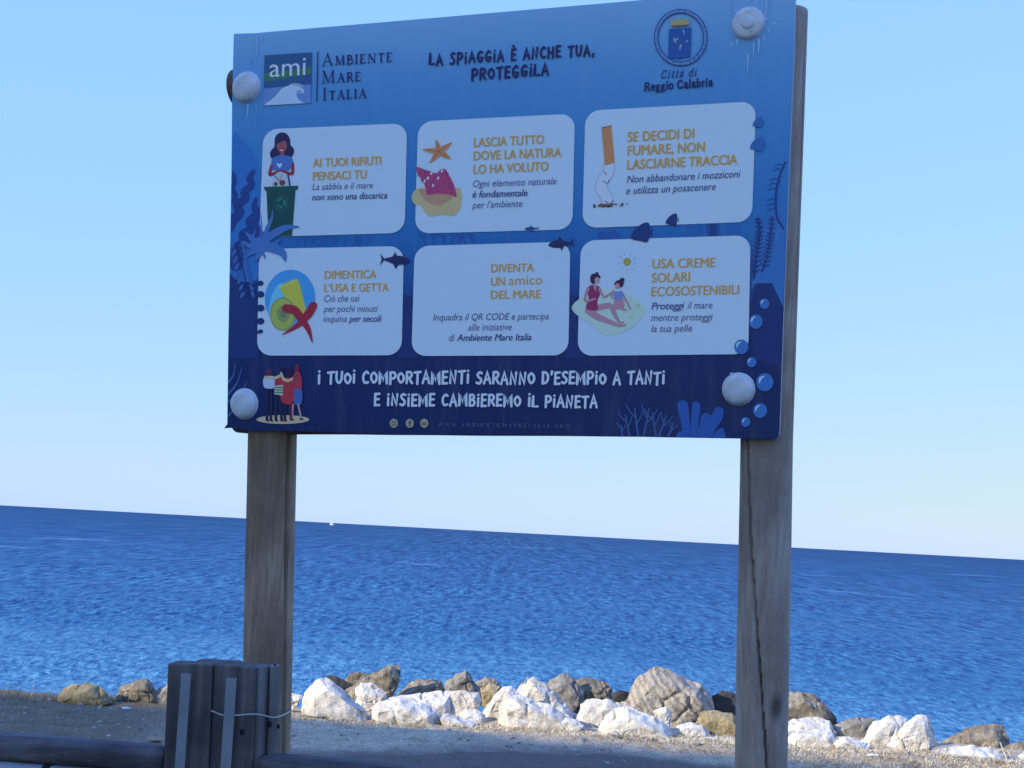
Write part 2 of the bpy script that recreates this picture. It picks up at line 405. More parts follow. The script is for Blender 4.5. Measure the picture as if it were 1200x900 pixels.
MK = {  # marker capitals: width, strokes
 'L': (.52, [[(.08, 1), (.05, .05), (.5, .06)]]), 'A': (.64, [[(.03, -.02), (.30, 1), (.60, -.02)], [(.13, .34), (.52, .36)]]),
 'S': (.50, ['s', [(.46, .92), (.30, 1.0), (.10, .84), (.18, .60), (.38, .42), (.40, .16), (.22, 0), (.02, .08)]]),
 'P': (.56, [[(.08, .98), (.06, -.04)], ['s', (.05, .97), (.36, .98), (.52, .74), (.38, .48), (.08, .42)]]),
 'i': (.22, [[(.11, .70), (.10, 0)], [(.11, .98), (.12, 1.0)]]),
 'G': (.62, [['s', (.52, .88), (.34, .98), (.12, .74), (.06, .40), (.20, .08), (.42, .06), (.52, .34)], [(.30, .40), (.54, .40), (.50, .18)]]),
 'E': (.50, [[(.08, 1), (.06, 0)], [(.08, .98), (.46, 1)], [(.08, .52), (.40, .54)], [(.06, .03), (.46, .03)]]),
 'N': (.66, [[(.08, 0), (.10, .98), (.50, .02), (.56, 1)]]), 'C': (.56, [['s', (.50, .86), (.34, .98), (.12, .76), (.06, .42), (.20, .06), (.50, .10)]]),
 'H': (.62, [[(.08, 1), (.06, 0)], [(.54, 1), (.52, 0)], [(.08, .50), (.52, .52)]]), 'T': (.58, [[(.02, .95), (.56, 1)], [(.30, .97), (.28, -.04)]]),
 'U': (.60, [['s', (.06, 1), (.06, .34), (.26, .02), (.48, .30), (.54, 1)]]), 'R': (.58, [[(.08, .98), (.06, 0)], ['s', (.06, .97), (.36, .98), (.50, .76), (.36, .50), (.08, .46)], [(.26, .46), (.54, 0)]]),
 'O': (.60, [['s', (.30, .86), (.10, .70), (.06, .36), (.28, .04), (.50, .22), (.54, .58), (.30, .86)]]), 'M': (.80, [[(.06, 0), (.12, .98), (.38, .30), (.64, 1), (.72, 0)]]),
 'D': (.60, [[(.08, 1), (.06, 0)], ['s', (.06, .98), (.38, .92), (.54, .56), (.40, .12), (.06, .02)]]),
 'B': (.56, [[(.08, 1), (.06, 0)], ['s', (.07, .98), (.36, .98), (.44, .76), (.30, .54), (.08, .52)], ['s', (.10, .52), (.40, .50), (.50, .26), (.36, .03), (.06, .02)]]),
 "'": (.20, [[(.12, 1.04), (.08, .80)]]), ',': (.26, [[(.14, .08), (.06, -.18)]]), ' ': (.34, []),
}
MK['S'] = (.50, [['s', (.46, .92), (.30, 1.0), (.10, .84), (.18, .60), (.38, .42), (.40, .16), (.22, 0), (.02, .08)]])
MK['È'] = (.50, MK['E'][1] + [[(.14, 1.34), (.30, 1.20)]])
def strokes_text(art, body, table, x0, y0, x1, y1, cap, rgb, wd, gap=.12, jig=0.0, slant=0.0, small=None, smallk=.76):
    rnd = random.Random(len(body)); X = 0; out = []
    for i, ch in enumerate(body):
        k = 1.0
        if small and ch.islower(): ch, k = ch.upper(), smallk
        w_, st = table[ch]; dy = rnd.uniform(-jig, jig); sc = 1 + rnd.uniform(-jig, jig)
        for s_ in st:
            sm = s_[0] == 's'; wf = 1.0
            pts = s_[1:] if sm else list(s_)
            if isinstance(pts[0], (int, float)): wf = pts[0]; pts = pts[1:]
            out.append(([(X + p[0] * k + slant * p[1] * k, p[1] * sc * k + dy) for p in pts], sm, wf))
        X += (w_ + gap) * k
    tot = X - gap; ax = np.array([x1 - x0, y1 - y0]) / tot; up = np.array([.017 + .018 * (x0 - 270) / 650, -1.0]) * cap
    for pts, sm, wf in out:
        art.stroke([np.array([x0, y0]) + ax * p[0] + up * p[1] for p in pts], wd * wf, rgb, smooth=sm, cap=wd * wf > .9)
def slogan(name, text_lines):
    """a part per line, each word a sub-part"""
    for body, x0, y0, x1, y1, cap, rgb, wd, gap, jig in text_lines:
        tot = sum(MK[c][0] + gap for c in body) - gap; X = 0; root = None
        for wi, word in enumerate(body.split(' ')):
            wl = sum(MK[c][0] + gap for c in word); a0, a1 = X / tot, (X + wl - gap) / tot; A2 = Art(4)
            strokes_text(A2, word, MK, x0 + (x1 - x0) * a0, y0 + (y1 - y0) * a0, x0 + (x1 - x0) * a1, y0 + (y1 - y0) * a1, cap, rgb, wd, gap=gap, jig=jig)
            o = A2.build(name if root is None else 'word', root or SIGN); root = root or o; X += wl + MK[' '][0] + gap
T, t_ = 1.0, .45                                      # thick and thin strokes of the serif face
def _sf(x, y=0, h=.13): return [t_, (x - h, y), (x + h, y)]
SF = {
 'A': (.82, [[t_, (.08, 0), (.40, .98)], [T, (.38, .98), (.70, 0)], [t_, (.20, .34), (.58, .34)], _sf(.10), _sf(.70)]),
 'M': (.98, [[t_, (.12, 0), (.14, .98)], [T, (.14, .98), (.46, .04)], [t_, (.46, .04), (.78, .98)], [T, (.80, .98), (.82, 0)], _sf(.12), _sf(.84), _sf(.10, .97, .08), _sf(.84, .97, .08)]),
 'B': (.66, [[T, (.14, 0), (.14, .98)], ['s', .8, (.14, .97), (.44, .94), (.46, .62), (.16, .54)], ['s', .8, (.16, .54), (.54, .50), (.54, .06), (.14, .02)], [t_, (.02, 0), (.16, 0)], [t_, (.02, .98), (.16, .98)]]),
 'I': (.36, [[T, (.18, 0), (.18, .98)], _sf(.18), _sf(.18, .98)]),
 'E': (.64, [[T, (.14, 0), (.14, .98)], [t_, (.02, .97), (.52, .97), (.53, .80)], [t_, (.14, .52), (.44, .52)], [t_, (.02, .02), (.54, .02), (.58, .2)]]),
 'N': (.86, [[t_, (.14, 0), (.14, .98)], [T, (.14, .98), (.70, .02)], [t_, (.70, .02), (.70, .98)], _sf(.14), _sf(.70, .98)]),
 'T': (.70, [[T, (.35, 0), (.35, .96)], [t_, (.04, .80), (.05, .96), (.65, .96), (.66, .80)], _sf(.35)]),
 'R': (.72, [[T, (.14, 0), (.14, .98)], ['s', .8, (.14, .97), (.48, .94), (.48, .58), (.16, .50)], [T, (.32, .50), (.64, 0)], _sf(.14), [t_, (.02, .98), (.16, .98)], [t_, (.60, 0), (.74, 0)]]),
 'L': (.60, [[T, (.14, 0), (.14, .98)], _sf(.14, .98), [t_, (.02, .02), (.50, .02), (.54, .2)]]),
 'C': (.70, [['s', T, (.58, .78), (.46, .95), (.22, .90), (.08, .50), (.22, .08), (.46, .04), (.60, .20)], [t_, (.58, .74), (.58, .96)]]),
 'e': (.50, [['s', .8, (.08, .36), (.40, .38), (.36, .62), (.20, .66), (.06, .36), (.16, .04), (.42, .12)]]),
 'g': (.52, [['s', .8, (.22, .64), (.08, .44), (.22, .24), (.36, .44), (.22, .64)], ['s', .8, (.14, .22), (.12, .08), (.40, .02), (.38, -.22), (.12, -.24), (.08, -.08), (.20, .02)], [t_, (.34, .60), (.46, .66)]]),
 'i': (.30, [[T, (.14, 0), (.14, .64)], _sf(.14, 0, .11), [t_, (.04, .64), (.14, .64)], [1.1, (.14, .90), (.15, .91)]]),
 'o': (.52, [['s', .9, (.25, .66), (.08, .50), (.08, .16), (.25, .02), (.42, .16), (.42, .50), (.25, .66)]]),
 'a': (.50, [['s', T, (.10, .56), (.24, .66), (.36, .50), (.36, .0), (.46, .02)], ['s', .8, (.36, .38), (.10, .26), (.12, .04), (.34, .12)]]),
 'l': (.28, [[T, (.14, 0), (.14, 1.02)], _sf(.14, 0, .11), [t_, (.04, 1.02), (.14, 1.02)]]),
 'b': (.54, [[T, (.12, .04), (.12, 1.02)], ['s', .9, (.12, .50), (.30, .64), (.46, .34), (.30, .02), (.12, .08)], [t_, (.02, 1.02), (.12, 1.02)]]),
 'r': (.40, [[T, (.12, 0), (.12, .64)], ['s', .8, (.12, .44), (.24, .64), (.36, .58)], _sf(.12, 0, .11)]),
 't': (.34, [['s', .9, (.16, .88), (.14, .14), (.20, .02), (.32, .06)], [t_, (.02, .64), (.32, .64)]]),
 'd': (.54, [[T, (.42, .0), (.42, 1.02)], ['s', .9, (.42, .52), (.22, .64), (.06, .32), (.22, .02), (.42, .14)]]),
 ' ': (.30, []),
}
SF['à'] = (.50, SF['a'][1] + [[.7, (.18, 1.0), (.30, .82)]])

# ---- panel: outline slightly warped at its edges, as the real sheet is
OUT = [(274, 39.6), (282, 39.3), (300, 38.8), (312, 37.6), (400, 30.2), (500, 21.6), (600, 13), (700, 4.5), (800, -4.2), (870, -10.3), (932.6, -16),
       (930.6, 60), (925.5, 180), (921.5, 280), (917, 400), (913.6, 500), (912.8, 511), (909.5, 514.2), (868, 514), (780, 512.6), (700, 510.8), (640, 509.6), (600, 509.2), (540, 509.4), (480, 508.8), (400, 507), (340, 505), (300, 504.5), (286, 503.4), (272, 501.4), (262.5, 501.8), (266.3, 497), (267.5, 400), (270, 270), (271.2, 200), (272, 120)]
m = mat('printed panel', rough=.40, spec=.35); n = N(m)
tc = n.new('ShaderNodeTexCoord'); vm = n.new('ShaderNodeVectorMath', operation='DOT_PRODUCT'); n.ln(tc.outputs['Object'], vm.inputs[0]); vm.inputs[1].default_value = tuple(BZ)
zc = vm.outputs['Value']                              # height up the board, about its centre
def alb(rgb): return tuple(max(.004, lin(c) / lin(wc) * .8) for c, wc in zip(rgb, WHITE_SHOWN))
gr = n.ramp(n.math('ADD', n.math('MULTIPLY', n.math('ADD', zc, n.math('MULTIPLY', n.math('SUBTRACT', n.noise(tc.outputs['Object'], 1.6, 2), .5), .10)), 1 / 1.44), .5, True),
            [(.0, alb((9, 29, 86))), (.27, alb((10, 32, 94))), (.36, alb((14, 62, 144))), (.50, alb((22, 86, 174))), (.70, alb((36, 100, 184))), (.86, alb((52, 112, 194))), (1, alb((74, 130, 206)))])
# faint weathering: chalky bloom and rain marks
dirt = n.noise(n.coord((9, 9, .8)), 3.0, 4, .6)
n.color(n.mix(n.math('MULTIPLY', n.ramp(dirt, [(.5, 0.0), (.75, 1.0)]), .05), gr, (.6, .6, .6)))
n.bump(n.noise(tc.outputs['Object'], 3.0, 2), .25, .02)
edge = mat('cut edge of the panel', (.42, .45, .50), .5, .4)
K = len(OUT); TH = .022
vs = [face(x, y, 0) for x, y in OUT] + [face(x, y, 0) - BN * TH for x, y in OUT]
tr = tessellate_polygon([[Vector((x, y, 0)) for x, y in OUT]]); fs = []; mi = []
for t in tr:
    a, c, d = (OUT[i] for i in t); cr = (c[0] - a[0]) * (d[1] - a[1]) - (c[1] - a[1]) * (d[0] - a[0])
    q = tuple(t) if cr < 0 else tuple(t)[::-1]; fs.append(q); mi.append(0); fs.append(tuple(i + K for i in q[::-1])); mi.append(1)
for i in range(K):
    j = (i + 1) % K; fs.append((i, i + K, j + K, j)); mi.append(1)
me = bpy.data.meshes.new('panel'); me.from_pydata([tuple(v) for v in vs], [], fs); me.materials.append(m); me.materials.append(edge); me.polygons.foreach_set('material_index', mi)
bm = bmesh.new(); bm.from_mesh(me); bmesh.ops.recalc_face_normals(bm, faces=bm.faces); bm.to_mesh(me); bm.free()
PANEL = link('panel', me, None, SIGN, origin=BO + BX * .97 + BZ * .72)

# ---- painted sea bed, plants, corals, fish, bubbles (print on the panel)
NAVY, MID, DEEP = (14, 34, 98), (26, 80, 166), (19, 46, 122)
def sheet(pts, rgb, smooth=False):
    a = Art(1); (a.blob if smooth else a.poly)(pts, rgb); a.build('seabed', PANEL)
sheet([(273.5, 160), (284, 165), (296, 178), (303, 196), (308, 230), (308, 320), (269.5, 320), (271, 240)], (28, 82, 168), True)
sheet(bez([(882, 330), (889, 285), (898, 262), (908, 245), (918, 238), (922.5, 236)], 5) + [(918, 360), (905, 332), (884, 332)], (30, 80, 162))
sheet([(267.8, 360), (269.3, 300)] + bez([(277, 298), (286, 306), (296, 330), (303, 345)], 5) + [(303, 420), (267.5, 420)], (16, 38, 104))
sheet([(882, 420)] + bez([(882, 345), (890, 320), (900, 300), (912, 280), (920.5, 262)], 5) + [(917, 405), (914, 430)], NAVY)
for x0, x1 in ((468, 489), (662, 684)):
    sheet(bez([(x0, 350), (x0 + 5, 345), (x0 + 12, 347), (x1, 344)], 4) + [(x1, 420), (x0, 420)], (16, 36, 100))
a = Art(2)
for pts, wv in (([(297, 201), (293, 209), (295, 217), (287, 225), (288, 233), (279, 240), (281, 250), (273, 258), (270.8, 268)], [5, 8, 8, 10, 9, 11, 11, 12, 8]),
                ([(300.5, 233), (298, 243), (301, 251), (293, 259), (295, 268), (286, 275), (287, 284), (279, 292), (277, 310)], [4, 7, 8, 10, 9, 12, 12, 14, 16]),
                ([(273.5, 202), (275, 212), (273, 222), (276, 230), (272.5, 238)], [3, 6, 5, 7, 4]),
                ([(303, 243), (304, 254), (300, 262), (303, 272), (297, 284)], [3, 5, 4, 6, 4])):
    a.stroke(pts, wv, DEEP)
a.build('seaweed', PANEL)
a = Art(3)                                            # pale leaf pairs on the dark stem, lower left
for i in range(8):
    y = 288 + i * 8.2; x = 279 + i * 1.7
    for s_ in (-1, 1):
        if x + s_ * 6 < 272: continue
        a.disc(x + s_ * 6.2, y, 2.0, 5.4 - .15 * i, (38, 74, 150), rot=s_ * -.5, n=12)
a.stroke([(277, 285), (286, 320), (292, 352)], 1.2, (16, 36, 104))
a.build('leafy_seaweed', PANEL)
a = None                                              # coral sprigs in the gaps between the cards
def twig(art, x, y, h_, lean, rgb, wd=1.6, depth=2):
    x2, y2 = x + lean * h_, y - h_; art.stroke([(x, y), ((x + x2) / 2 + lean * 2, (y + y2) / 2), (x2, y2)], [wd, wd * .7], rgb)
    if depth:
        for k, s_ in ((.45, 1), (.65, -1)):
            twig(art, x + (x2 - x) * k, y - h_ * k, h_ * .5, lean + s_ * .6, rgb, wd * .7, depth - 1)
rn = random.Random(5)
for x in range(348, 432, 8): a = Art(1); twig(a, x, 290.5, 13, rn.uniform(-.5, .5), (22, 66, 148), 1.8, 1); a.build('coral', PANEL)
for x in (500, 508, 522, 530, 538, 547, 556): a = Art(1); twig(a, x, 286.5, 13, rn.uniform(-.6, .6), (20, 62, 146), 2.4, 1); a.build('coral', PANEL)
a = Art(1)
a.blob([(700, 277), (704, 271), (712, 272), (720, 270), (728, 277), (715, 280), (704, 281)], (20, 62, 146))
a.build('round_coral', PANEL)
a = Art(1)
a.poly([(804, 265), (822, 264), (822, 278), (804, 279)], (22, 70, 152)); a.build('painted_column', PANEL); a = Art(1); a.poly([(852, 262), (867, 261), (866, 276), (852, 277)], (22, 70, 152)); a.build('painted_column', PANEL); a = Art(1)
for x in (833, 838):
    for k in range(5):
        y = 277 - k * 3
        for s_ in (-1, 1): a.stroke([(x, y), (x + s_ * 5, y - 3.5)], 1.1, (16, 42, 116), cap=False)
    a.stroke([(x, 278), (x, 262)], 1.2, (16, 42, 116))
a.build('painted_sprig', PANEL)
def fern(xs, rgb, wd, ln_f, step=4.2):
    a = Art(2); P = bez(xs, 8); a.stroke(xs, wd, rgb)
    acc = 0
    for i in range(1, len(P) - 1):
        acc += np.linalg.norm(P[i] - P[i - 1])
        if acc > step:
            acc = 0; t = P[i + 1] - P[i - 1]; t /= np.linalg.norm(t); q = np.array([-t[1], t[0]]); L = ln_f * (1 - .5 * i / len(P))
            for s_ in (-1, 1): a.stroke([P[i], P[i] + t * L * .6 + q * s_ * L * .8], [wd, wd * .5], rgb, cap=False)
    a.build('painted_fern', PANEL)
fern([(884, 326), (886, 305), (889, 285), (890, 268), (888, 256)], (15, 40, 110), 2.4, 8)
fern([(893, 318), (899, 300), (902, 282), (904, 266), (905, 254)], (16, 44, 118), 2.4, 8)
fern([(881, 338), (888, 322), (893, 314)], (44, 84, 160), 1.3, 6)
fern([(906, 285), (912, 275), (917, 268)], (48, 90, 165), 1.1, 5)
a = Art(2)
P = [(920, 190), (914, 205), (910, 222), (909, 240), (911, 256), (916, 264), (918.5, 268)]
a.stroke(P, [1.6, 2.4, 2.6, 2.6, 2.2], (16, 44, 118)); Q = bez(P, 6)
for i in range(2, 24, 2):
    if i % 8 < 6:
        p = Q[i]; a.stroke([p, p + np.array([-5, -1.5]), p + np.array([-10, 1])], .8, (16, 44, 118), cap=False)
        if i < 12: a.stroke([p, p + np.array([4, -4])], .8, (16, 44, 118), cap=False)
a.build('painted_frond', PANEL)
a = Art(1)
for x, h_, l in ((730, 14, -.15), (738, 25, -.2), (748, 33, -.12), (754, 33, .2), (769, 28, -.15), (772, 25, .35), (783, 15, .4)): a = Art(1); twig(a, x, 511.3, h_, l, (36, 64, 136), 2.2, 1); a.build('coral', PANEL)
a = Art(2)
for pts in ([(801, 512.3), (797, 490), (794, 474), (800, 469), (806, 473), (808, 490), (808, 512.3)], [(809, 512.4), (810, 488), (812, 472), (818, 471), (821, 477), (819, 492), (817, 512.5)],
            [(818, 512.6), (820, 496), (822, 487), (829, 484), (833, 487), (838, 479), (843, 477), (848, 481), (846, 492), (838, 504), (833, 512.7)], [(835, 512.8), (842, 503), (848, 502), (849.5, 512.9)], [(792, 512.2), (796, 506), (801, 507), (802, 512.2)]):
    a = Art(2); a.blob(pts, (24, 62, 146), 5); a.build('sponge', PANEL)
a = Art(2)
for p0, p1 in (((268, 448), (276, 425)), ((268, 462), (284, 430)), ((269, 470), (290, 447)), ((268, 487), (281, 460))): a.stroke([p0, ((p0[0] + p1[0]) / 2 + 2, (p0[1] + p1[1]) / 2 + 3), p1], [3.4, .8], (34, 66, 140))
a.build('corner_weed', PANEL)
a = Art(6)                                            # broad-leafed plant overlapping the first two cards
LF = (42, 82, 162)
for pts, wv in (([(306, 286), (322, 274), (336, 267), (352, 266)], [9, 9, 7, .5]), ([(306, 288), (322, 291), (332, 297), (335.5, 307)], [11, 12, 9, .5]),
                ([(309, 284), (314, 268), (319, 256), (320.5, 246)], [5, 5, 3, .4]), ([(306, 280), (307, 264), (306.5, 250)], [2.4, 1.6, .3]), ([(304, 288), (296, 280), (288, 272)], [9, 7, .6]),
                ([(304, 290), (293, 288), (284, 282)], [8, 6, .5]), ([(304, 292), (295, 296), (288, 303)], [8, 6, .5]), ([(305, 292), (303, 300), (300, 306)], [8, 6, .6]), ([(306, 294), (310, 299), (312, 304)], [4, 3, .3]),
                ([(318, 290), (324, 286), (330, 279)], [5, 3, .4])):
    a.stroke(pts, wv, LF, cap=False)
a.disc(305.5, 287, 9, 9.5, LF)
a.build('broad_leaf_plant', PANEL)
a = Art(5)
for y, r in ((332, 3.6), (345, 4.6), (361, 4.8), (376.5, 4.6), (388.5, 3)): a.disc(306, y, r, r * .85, NAVY, n=14); a.stroke([(301, y + 1.5), (306, y)], r, NAVY)
a.build('round_leaf_fringe', PANEL)
def swimmer(x0, y0, x1, y1, h_, rgb=(18, 30, 84)):     # slim fish, nose at x0
    d = np.array([x1 - x0, y1 - y0]); q = np.array([-d[1], d[0]]) / np.linalg.norm(d) * h_
    A2 = Art(5); o_ = np.array([x0, y0])
    def p(u, v): return o_ + d * u + q * v
    A2.blob([p(0, 0), p(.18, -.42), (p(.45, -.5)), p(.72, -.24), p(.86, -.08), p(.86, .08), p(.70, .24), p(.45, .46), p(.18, .36)], rgb)
    A2.poly([p(.84, 0), p(1.0, -.65), p(.95, 0), p(1.0, .6)], rgb); A2.poly([p(.36, -.4), p(.46, -.95), p(.58, -.35)], rgb); A2.poly([p(.42, .3), p(.50, .85), p(.60, .3)], rgb)
    A2.build('painted_fish', PANEL)
swimmer(481, 305.5, 446, 304, 11); swimmer(643, 287.5, 673, 284.5, 9.5); swimmer(615, 268.6, 632, 267.6, 4, (20, 50, 124))
def roundfish(x, y, wd, h_, rgb):
    A2 = Art(5); A2.blob([(x - wd * .52, y + h_ * .32), (x - wd * .38, y - h_ * .1), (x, y - h_ * .46), (x + wd * .30, y - h_ * .5), (x + wd * .34, y), (x + wd * .25, y + h_ * .5), (x - wd * .1, y + h_ * .46)], rgb)
    A2.poly([(x + wd * .30, y), (x + wd * .52, y - h_ * .22), (x + wd * .42, y), (x + wd * .52, y + h_ * .22)], rgb); A2.build('painted_fish', PANEL)
roundfish(753, 272.5, 25, 22, (17, 38, 104)); roundfish(788.5, 257.5, 15.5, 13.5, (17, 38, 104)); roundfish(889, 143.5, 13, 12, (26, 72, 152)); roundfish(888.5, 169, 18, 16, (26, 72, 152))
for x, y, r in ((896, 356, 6), (886, 377, 8.4), (869, 406.5, 8.6), (881, 424.5, 6), (896.5, 448, 10.5), (891, 481, 8.6), (874, 494.5, 5.6)):
    A2 = Art(5); A2.disc(x, y, r * .96, r, (34, 80, 164)); A2.stroke([(x - r * .6, y + r * .05), (x - r * .5, y - r * .4), (x - r * .1, y - r * .68)], [r * .12, r * .3, r * .12], (110, 150, 208)); A2.build('bubble', PANEL)

# ---- the cards
WH = (118, 151, 205)
def card(c, rad=17):
    """rounded sheet from its four corners TL TR BR BL"""
    P = [np.array(p, float) for p in c]; out = []
    for i in range(4):
        p, a0, b0 = P[i], P[i - 1], P[(i + 1) % 4]; u = (a0 - p) / np.linalg.norm(a0 - p); v = (b0 - p) / np.linalg.norm(b0 - p)
        for t in np.linspace(0, math.pi / 2, 9): out.append(p + u * rad * (1 - math.sin(t)) + v * rad * (1 - math.cos(t)))
    A2 = Art(3); A2.poly(out, WH); return A2.build('card', SIGN)
GOLD, BODY, BOLD = (130, 110, 62), (50, 66, 124), (40, 56, 116)
def lines(cardo, name, rows_, cap, rgb, shear, bold):
    A2 = Art(5)
    for r in rows_:
        sans(A2, r[0], r[1], r[2], r[3], r[4], r[5] if len(r) > 5 else cap, rgb if len(r) < 7 else r[6], shear, bold if len(r) < 8 else r[7])
    A2.build(name, cardo)
HB = .055
C1 = card([(309, 151.8), (477.5, 144.5), (474.5, 273), (304.5, 277.8)])
lines(C1, 'heading', [('AI TUOI RIFIUTI', 367.5, 195.8, 447, 193), ('PENSACI TU', 367.5, 211.3, 430, 209)], 9.6, GOLD, 0, HB)
lines(C1, 'body_text', [('La sabbia e il mare', 366.5, 222.8, 437.5, 220.8), ('non sono una discarica', 366.3, 235, 454, 232.6, 7.6, BOLD, .045)], 7.6, BODY, .22, .004)
A2 = Art(4)
A2.blob([(331, 155.3), (337, 157.5), (340.5, 164), (341, 170), (345, 175), (344, 182), (339, 185), (322, 185), (319, 186.5), (317, 181), (318.5, 176), (322, 172), (322.5, 163), (325.5, 157.5)], (24, 26, 72))
A2.disc(330.8, 171, 6, 8.2, (96, 60, 84)); A2.disc(331, 180, 2.8, 4, (92, 54, 78)); A2.blob([(324, 166), (330, 161), (337.5, 165), (338, 168), (333, 165.5), (325, 169)], (26, 28, 76))
A2.disc(330.7, 176.3, 2.0, .9, (170, 150, 165), n=10)
A2.blob([(321.5, 184.5), (328, 182.3), (335, 182.2), (342, 184.5), (344.8, 193), (341, 197), (338.5, 200), (323, 200), (318, 197), (319, 188)], (44, 82, 166))
A2.blob([(325, 192), (327, 191.5), (328, 193), (329.5, 191.3), (331, 192.5), (328, 197)], (140, 165, 215))
A2.stroke([(319, 195), (316.8, 204.8), (325, 202), (331, 200)], [4, 4, 3.4, 2.4], (92, 40, 62)); A2.stroke([(343.3, 193), (343, 203.5), (336, 202), (330, 200)], [4, 4, 3.4, 2.4], (92, 40, 62))
A2.build('printed_girl', C1)
A2 = Art(5)
A2.blob([(323, 205), (329, 201.5), (335, 204.5), (337, 212), (336.5, 219), (321, 220), (320.5, 211)], (112, 140, 186)); A2.disc(331.5, 214.5, 3.6, 3.6, (70, 45, 70), n=12); A2.disc(323.8, 216, 2.6, 2.8, (70, 62, 62), n=10)
A2.stroke([(323, 207), (328, 212)], 1.5, (60, 80, 110)); A2.stroke([(331, 205), (328, 213)], 1.2, (140, 90, 100)); A2.stroke([(338, 204), (340.5, 218)], 1.8, (26, 44, 100))
A2.poly([(313, 223), (347, 221.8), (342.8, 276.2), (315.3, 277.3)], (12, 52, 66)); A2.poly([(309.5, 219.3), (350, 217.7), (349.6, 222.3), (343, 223.4), (312, 224.2)], (12, 58, 70))
A2.disc(330, 238, 8.2, 9.2, (16, 66, 78)); A2.disc(330, 238, 6.4, 7.4, (12, 52, 66))
for k in range(3):
    t = k * 2.094 - .5; A2.stroke([(330 + 4 * math.cos(t), 238 + 4.6 * math.sin(t)), (330 + 4.4 * math.cos(t + .8), 238 + 5 * math.sin(t + .8)), (330 + 3.6 * math.cos(t + 1.5), 238 + 4 * math.sin(t + 1.5))], [2.2, 1.6, .6], (26, 96, 112))
A2.build('printed_bin', C1)
C2 = card([(490.3, 142.6), (674, 133.3), (671, 269), (486.5, 273.8)])
lines(C2, 'heading', [('LASCIA TUTTO', 556, 172.4, 638, 168.5), ('DOVE LA NATURA', 555.7, 188, 658, 183.6), ('LO HA VOLUTO', 555.5, 203.8, 643, 200)], 10.4, GOLD, 0, HB)
lines(C2, 'body_text', [('Ogni elemento naturale', 554.7, 219.4, 652.5, 216), ('è fondamentale', 554.3, 231.8, 618.5, 229.8, 7.8, BOLD, .05), ("per l'ambiente", 553.8, 244.4, 612.5, 242.2)], 7.8, BODY, .22, .004)
A2 = Art(5); OR = (136, 98, 78)
for p in ((511.5, 164.5), (529.5, 167.3), (528.5, 186.3), (504.3, 190.8), (496.3, 175.4)): A2.stroke([(515, 178), ((515 + p[0]) / 2 + .6, (178 + p[1]) / 2), p], [8, 6, 1.2], OR)
for p in ((511.8, 168), (525, 170.5), (524.5, 184.5), (506.5, 187), (501, 176)): A2.stroke([(515, 178), p], .8, (96, 62, 74), cap=False)
A2.build('printed_starfish', C2)
A2 = Art(4)
A2.blob([(482.8, 231), (488, 222), (498, 220.5), (512, 228), (530, 223), (539, 220), (541.5, 232), (539, 246), (531, 253), (518, 251.5), (505, 253.5), (498, 248), (494, 241), (486, 239)], (124, 128, 118))
A2.blob([(492, 222), (505, 224), (525, 228), (531, 232), (522, 238), (513, 241), (503, 238), (495, 231)], (118, 102, 104))
A2.build('printed_sand', C2)
A2 = Art(5); CR = (108, 46, 102)
A2.poly(bez([(489, 196.3), (494, 197.3), (500, 199.5), (505, 201), (512, 203.5), (517, 198.6), (522.5, 198.6), (527, 206), (532.5, 217), (535.5, 231), (527, 228), (512, 226.8), (501.5, 228.5), (499, 220), (496.5, 214), (494, 213), (493.5, 208), (490.5, 206)], 3, True), CR)
for x, y in ((506, 203.5), (514, 209), (502, 209), (508, 217.5), (498, 212.5), (518.5, 200.5)): A2.disc(x, y, 1.2, 2.1, (160, 150, 200), rot=.4, n=10)
A2.stroke([(499, 199), (497, 212)], .8, (84, 34, 84)); A2.stroke([(511, 203), (503, 226)], .8, (84, 34, 84)); A2.stroke([(523, 200), (530, 226)], .9, (84, 34, 84))
A2.build('printed_shell', C2)
C3 = card([(686.3, 130), (886, 119), (881.3, 260), (682.6, 267.5)])
lines(C3, 'heading', [('SE DECIDI DI', 736, 166.3, 813.5, 161.8), ('FUMARE, NON', 736, 182.3, 826, 177.6), ('LASCIARNE TRACCIA', 735.7, 198.8, 864, 192.3)], 11.2, GOLD, 0, HB)
lines(C3, 'body_text', [('Non abbandonare i mozziconi', 735, 214.4, 868, 207.8), ('e utilizza un posacenere', 734.2, 227.8, 839, 222.6)], 8.4, BOLD, .22, .012)
A2 = Art(4)
A2.stroke([(714.5, 190), (713, 202), (706.5, 212), (704.8, 221), (710.5, 231), (713, 239.6)], [13.6, 13.6, 13.6, 14, 13.6, 13.4], (92, 120, 180), cap=False)
A2.stroke([(714.5, 190), (713, 202), (706.5, 212), (704.8, 221), (710.5, 231), (713, 239)], [12, 12, 12, 12.5, 12, 12], (140, 166, 210), cap=False)
for p in (((708, 201), (711, 205)), ((707, 212), (712, 215), (714, 211)), ((709, 236), (715, 239), (719, 235))): A2.stroke(list(p), 1.0, (48, 62, 118))
A2.poly([(705, 149.5), (716.8, 147), (720.6, 191), (709, 194.5)], (128, 96, 82)); A2.stroke([(705.4, 150), (716.6, 147.6)], 1, (70, 52, 76))
A2.build('printed_cigarette', C3)
A2 = Art(5); rn = random.Random(2)
for k in range(46):
    u = rn.gauss(0, 1); A2.disc(713 + u * 7.5, 241 + rn.uniform(-1.6, 1.6) - u * .3, rn.uniform(.7, 2.0), rn.uniform(.6, 1.2), rn.choice([(22, 22, 52), (30, 26, 50), (90, 70, 60)]), n=7)
A2.build('printed_ash', C3)
C4 = card([(304.3, 291.8), (473.7, 288.4), (471, 416.3), (301.5, 416.8)])
lines(C4, 'heading', [('DIMENTICA', 381.3, 327, 441.5, 326), ('L’USA E GETTA', 381, 342.2, 456, 341.3)], 9.4, GOLD, 0, HB)
